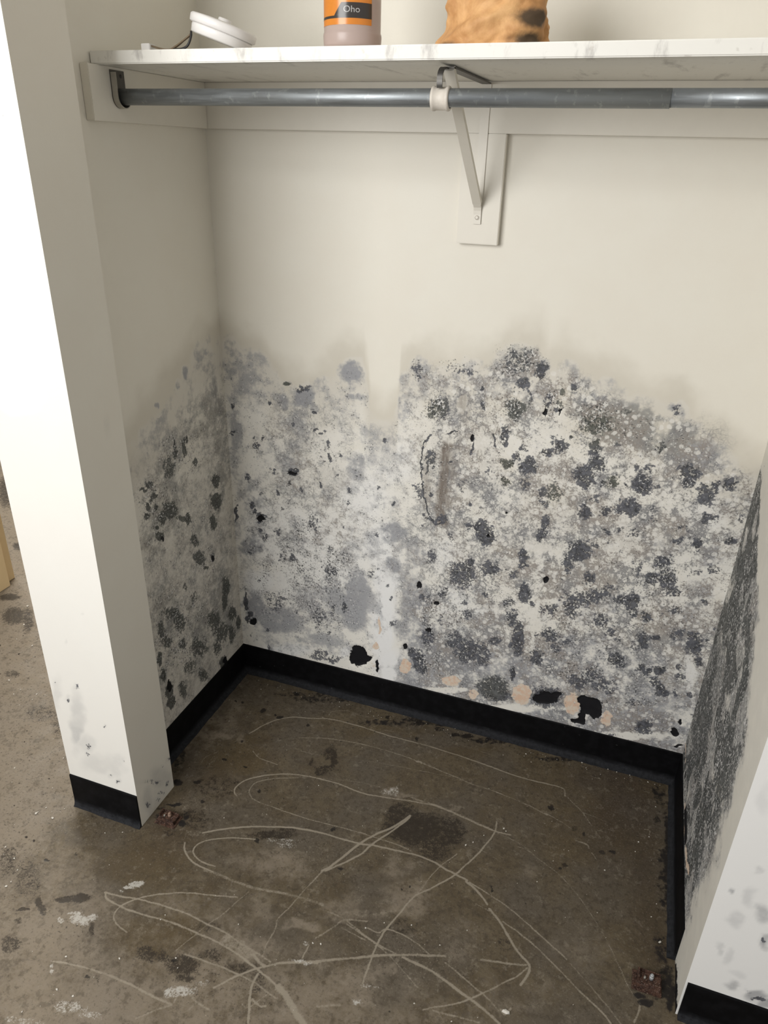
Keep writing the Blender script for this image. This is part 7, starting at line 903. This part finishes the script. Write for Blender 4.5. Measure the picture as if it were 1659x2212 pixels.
# ------------------------------------------------------------------ door pivot brackets and grit on the floor
def pivot_bracket(x0, x1, y0, y1, h, label, pinmat, white):
    root = empty('door_pivot_bracket', ((x0+x1)/2, (y0+y1)/2, 0.0), label, 'floor bracket', None)
    P = lambda n_, lo, hi, m_: part(simple_box(n_, lo, hi, m_, bevel=0.0008), root)
    P('base_plate', (x0-0.008, y0-0.006, 0.0003), (x1+0.004, y1+0.010, 0.003), RUST)
    P('front_flange', (x0, y0, 0.003), (x1, y0+0.0035, h), RUST)
    P('tray', (x0+0.0005, y0+0.0036, h-0.006), (x1-0.0005, y1, h-0.0035), RUST)
    P('side_tab', (x0+0.0005, y0+0.006, h-0.0034), (x0+0.0035, y1, h+0.007), RUST)
    P('back_flange', (x0, y1+0.0001, 0.003), (x1, y1+0.0032, h+0.001), RUST)
    bm = bmesh.new(); cx, cy = x0+(x1-x0)*0.58, (y0+y1)/2+0.002
    tube(bm, (cx, cy, h-0.0034), (cx, cy, h+0.007), 0.0042, 16); tube(bm, (cx, cy, h+0.007), (cx, cy, h+0.0105), 0.0042, 16, r2=0.0026)
    part(from_bm('pivot_pin', bm, pinmat), root)['label'] = 'pale worn pin' if white else 'stubby rusted pin'
    bm = bmesh.new(); tube(bm, (x0+(x1-x0)*0.30, cy-0.004, h-0.0034), (x0+(x1-x0)*0.30, cy-0.004, h+0.003), 0.0022, 12)
    part(from_bm('rivet', bm, STEELL), root)
    return root
pivot_bracket(0.096, 0.140, -0.598, -0.574, 0.017, 'rusted door pivot bracket on the floor beside the left wall end', mat_plain('rusty_pin', (0.30, 0.20, 0.15), 0.6, 0.3), False)
pivot_bracket(1.221, 1.266, -0.598, -0.572, 0.022, 'rusted door pivot bracket with a pale pin on the floor by the right wall end', mat_plain('pale_pin', (0.42, 0.44, 0.45), 0.4, 0.3), True)

GRITW = mat_plain('pale_grit', (0.62, 0.59, 0.53), 0.7, var=0.2, scale=300)
GRITD = mat_plain('dark_grit', (0.035, 0.028, 0.022), 0.8, var=0.3, scale=300)
def lump(bm, x, y, r, rnd, flat=0.6):
    res = bmesh.ops.create_icosphere(bm, subdivisions=1, radius=r)
    a = rnd.uniform(0, 6.28)
    for v_ in res['verts']:
        k = rnd.uniform(0.7, 1.25)
        q = Vector((v_.co.x*k*1.2, v_.co.y*k*0.85, max(v_.co.z*k*flat, -r*flat*0.75)))
        q = Matrix.Rotation(a, 3, 'Z') @ q
        v_.co = q + Vector((x, y, r*flat*0.75+0.0002))
rnd = random.Random(12)
bm = bmesh.new()
for x, y, r in CRUMBS:
    lump(bm, x, y, r*0.001, rnd)
for k in range(170):
    x, y = rnd.uniform(-0.9, -0.14), rnd.uniform(-0.95, 0.5)
    lump(bm, x, y, rnd.choice((0.001, 0.0014, 0.002)), rnd)
for k in range(60):
    x = rnd.uniform(0.05, 1.26); lump(bm, x, -0.024-abs(rnd.gauss(0, 0.02)), rnd.uniform(0.0006, 0.0013), rnd)
for k in range(90):
    lump(bm, rnd.uniform(0.0, 1.25), rnd.uniform(-1.1, -0.05), rnd.uniform(0.0005, 0.0010), rnd)
npale = len(bm.faces)
for k in range(200):
    lump(bm, rnd.uniform(-0.9, -0.14), rnd.uniform(-0.95, 0.5), rnd.choice((0.0012, 0.0016, 0.0026)), rnd)
for k in range(160):
    x = rnd.uniform(0.05, 1.26); lump(bm, x, -0.026-abs(rnd.gauss(0, 0.025)), rnd.uniform(0.0006, 0.0018), rnd)
for k in range(120):
    lump(bm, rnd.uniform(0.06, 0.45), rnd.uniform(-0.45, -0.05), rnd.uniform(0.0006, 0.0018), rnd)
bm.faces.ensure_lookup_table()
for f_ in bm.faces[npale:]: f_.material_index = 1
grit = tag(from_bm('floor_grit', bm, GRITW), 'pale and dark crumbs of plaster and dirt strewn over the concrete floor', 'grit', 'stuff')
grit.data.materials.append(GRITD)
bm = bmesh.new(); lump(bm, 0.986, -0.737, 0.0065, rnd, 0.4)
tag(from_bm('plaster_chip', bm, GRITW), 'small white plaster chip at the bottom of the floor', 'plaster chip')
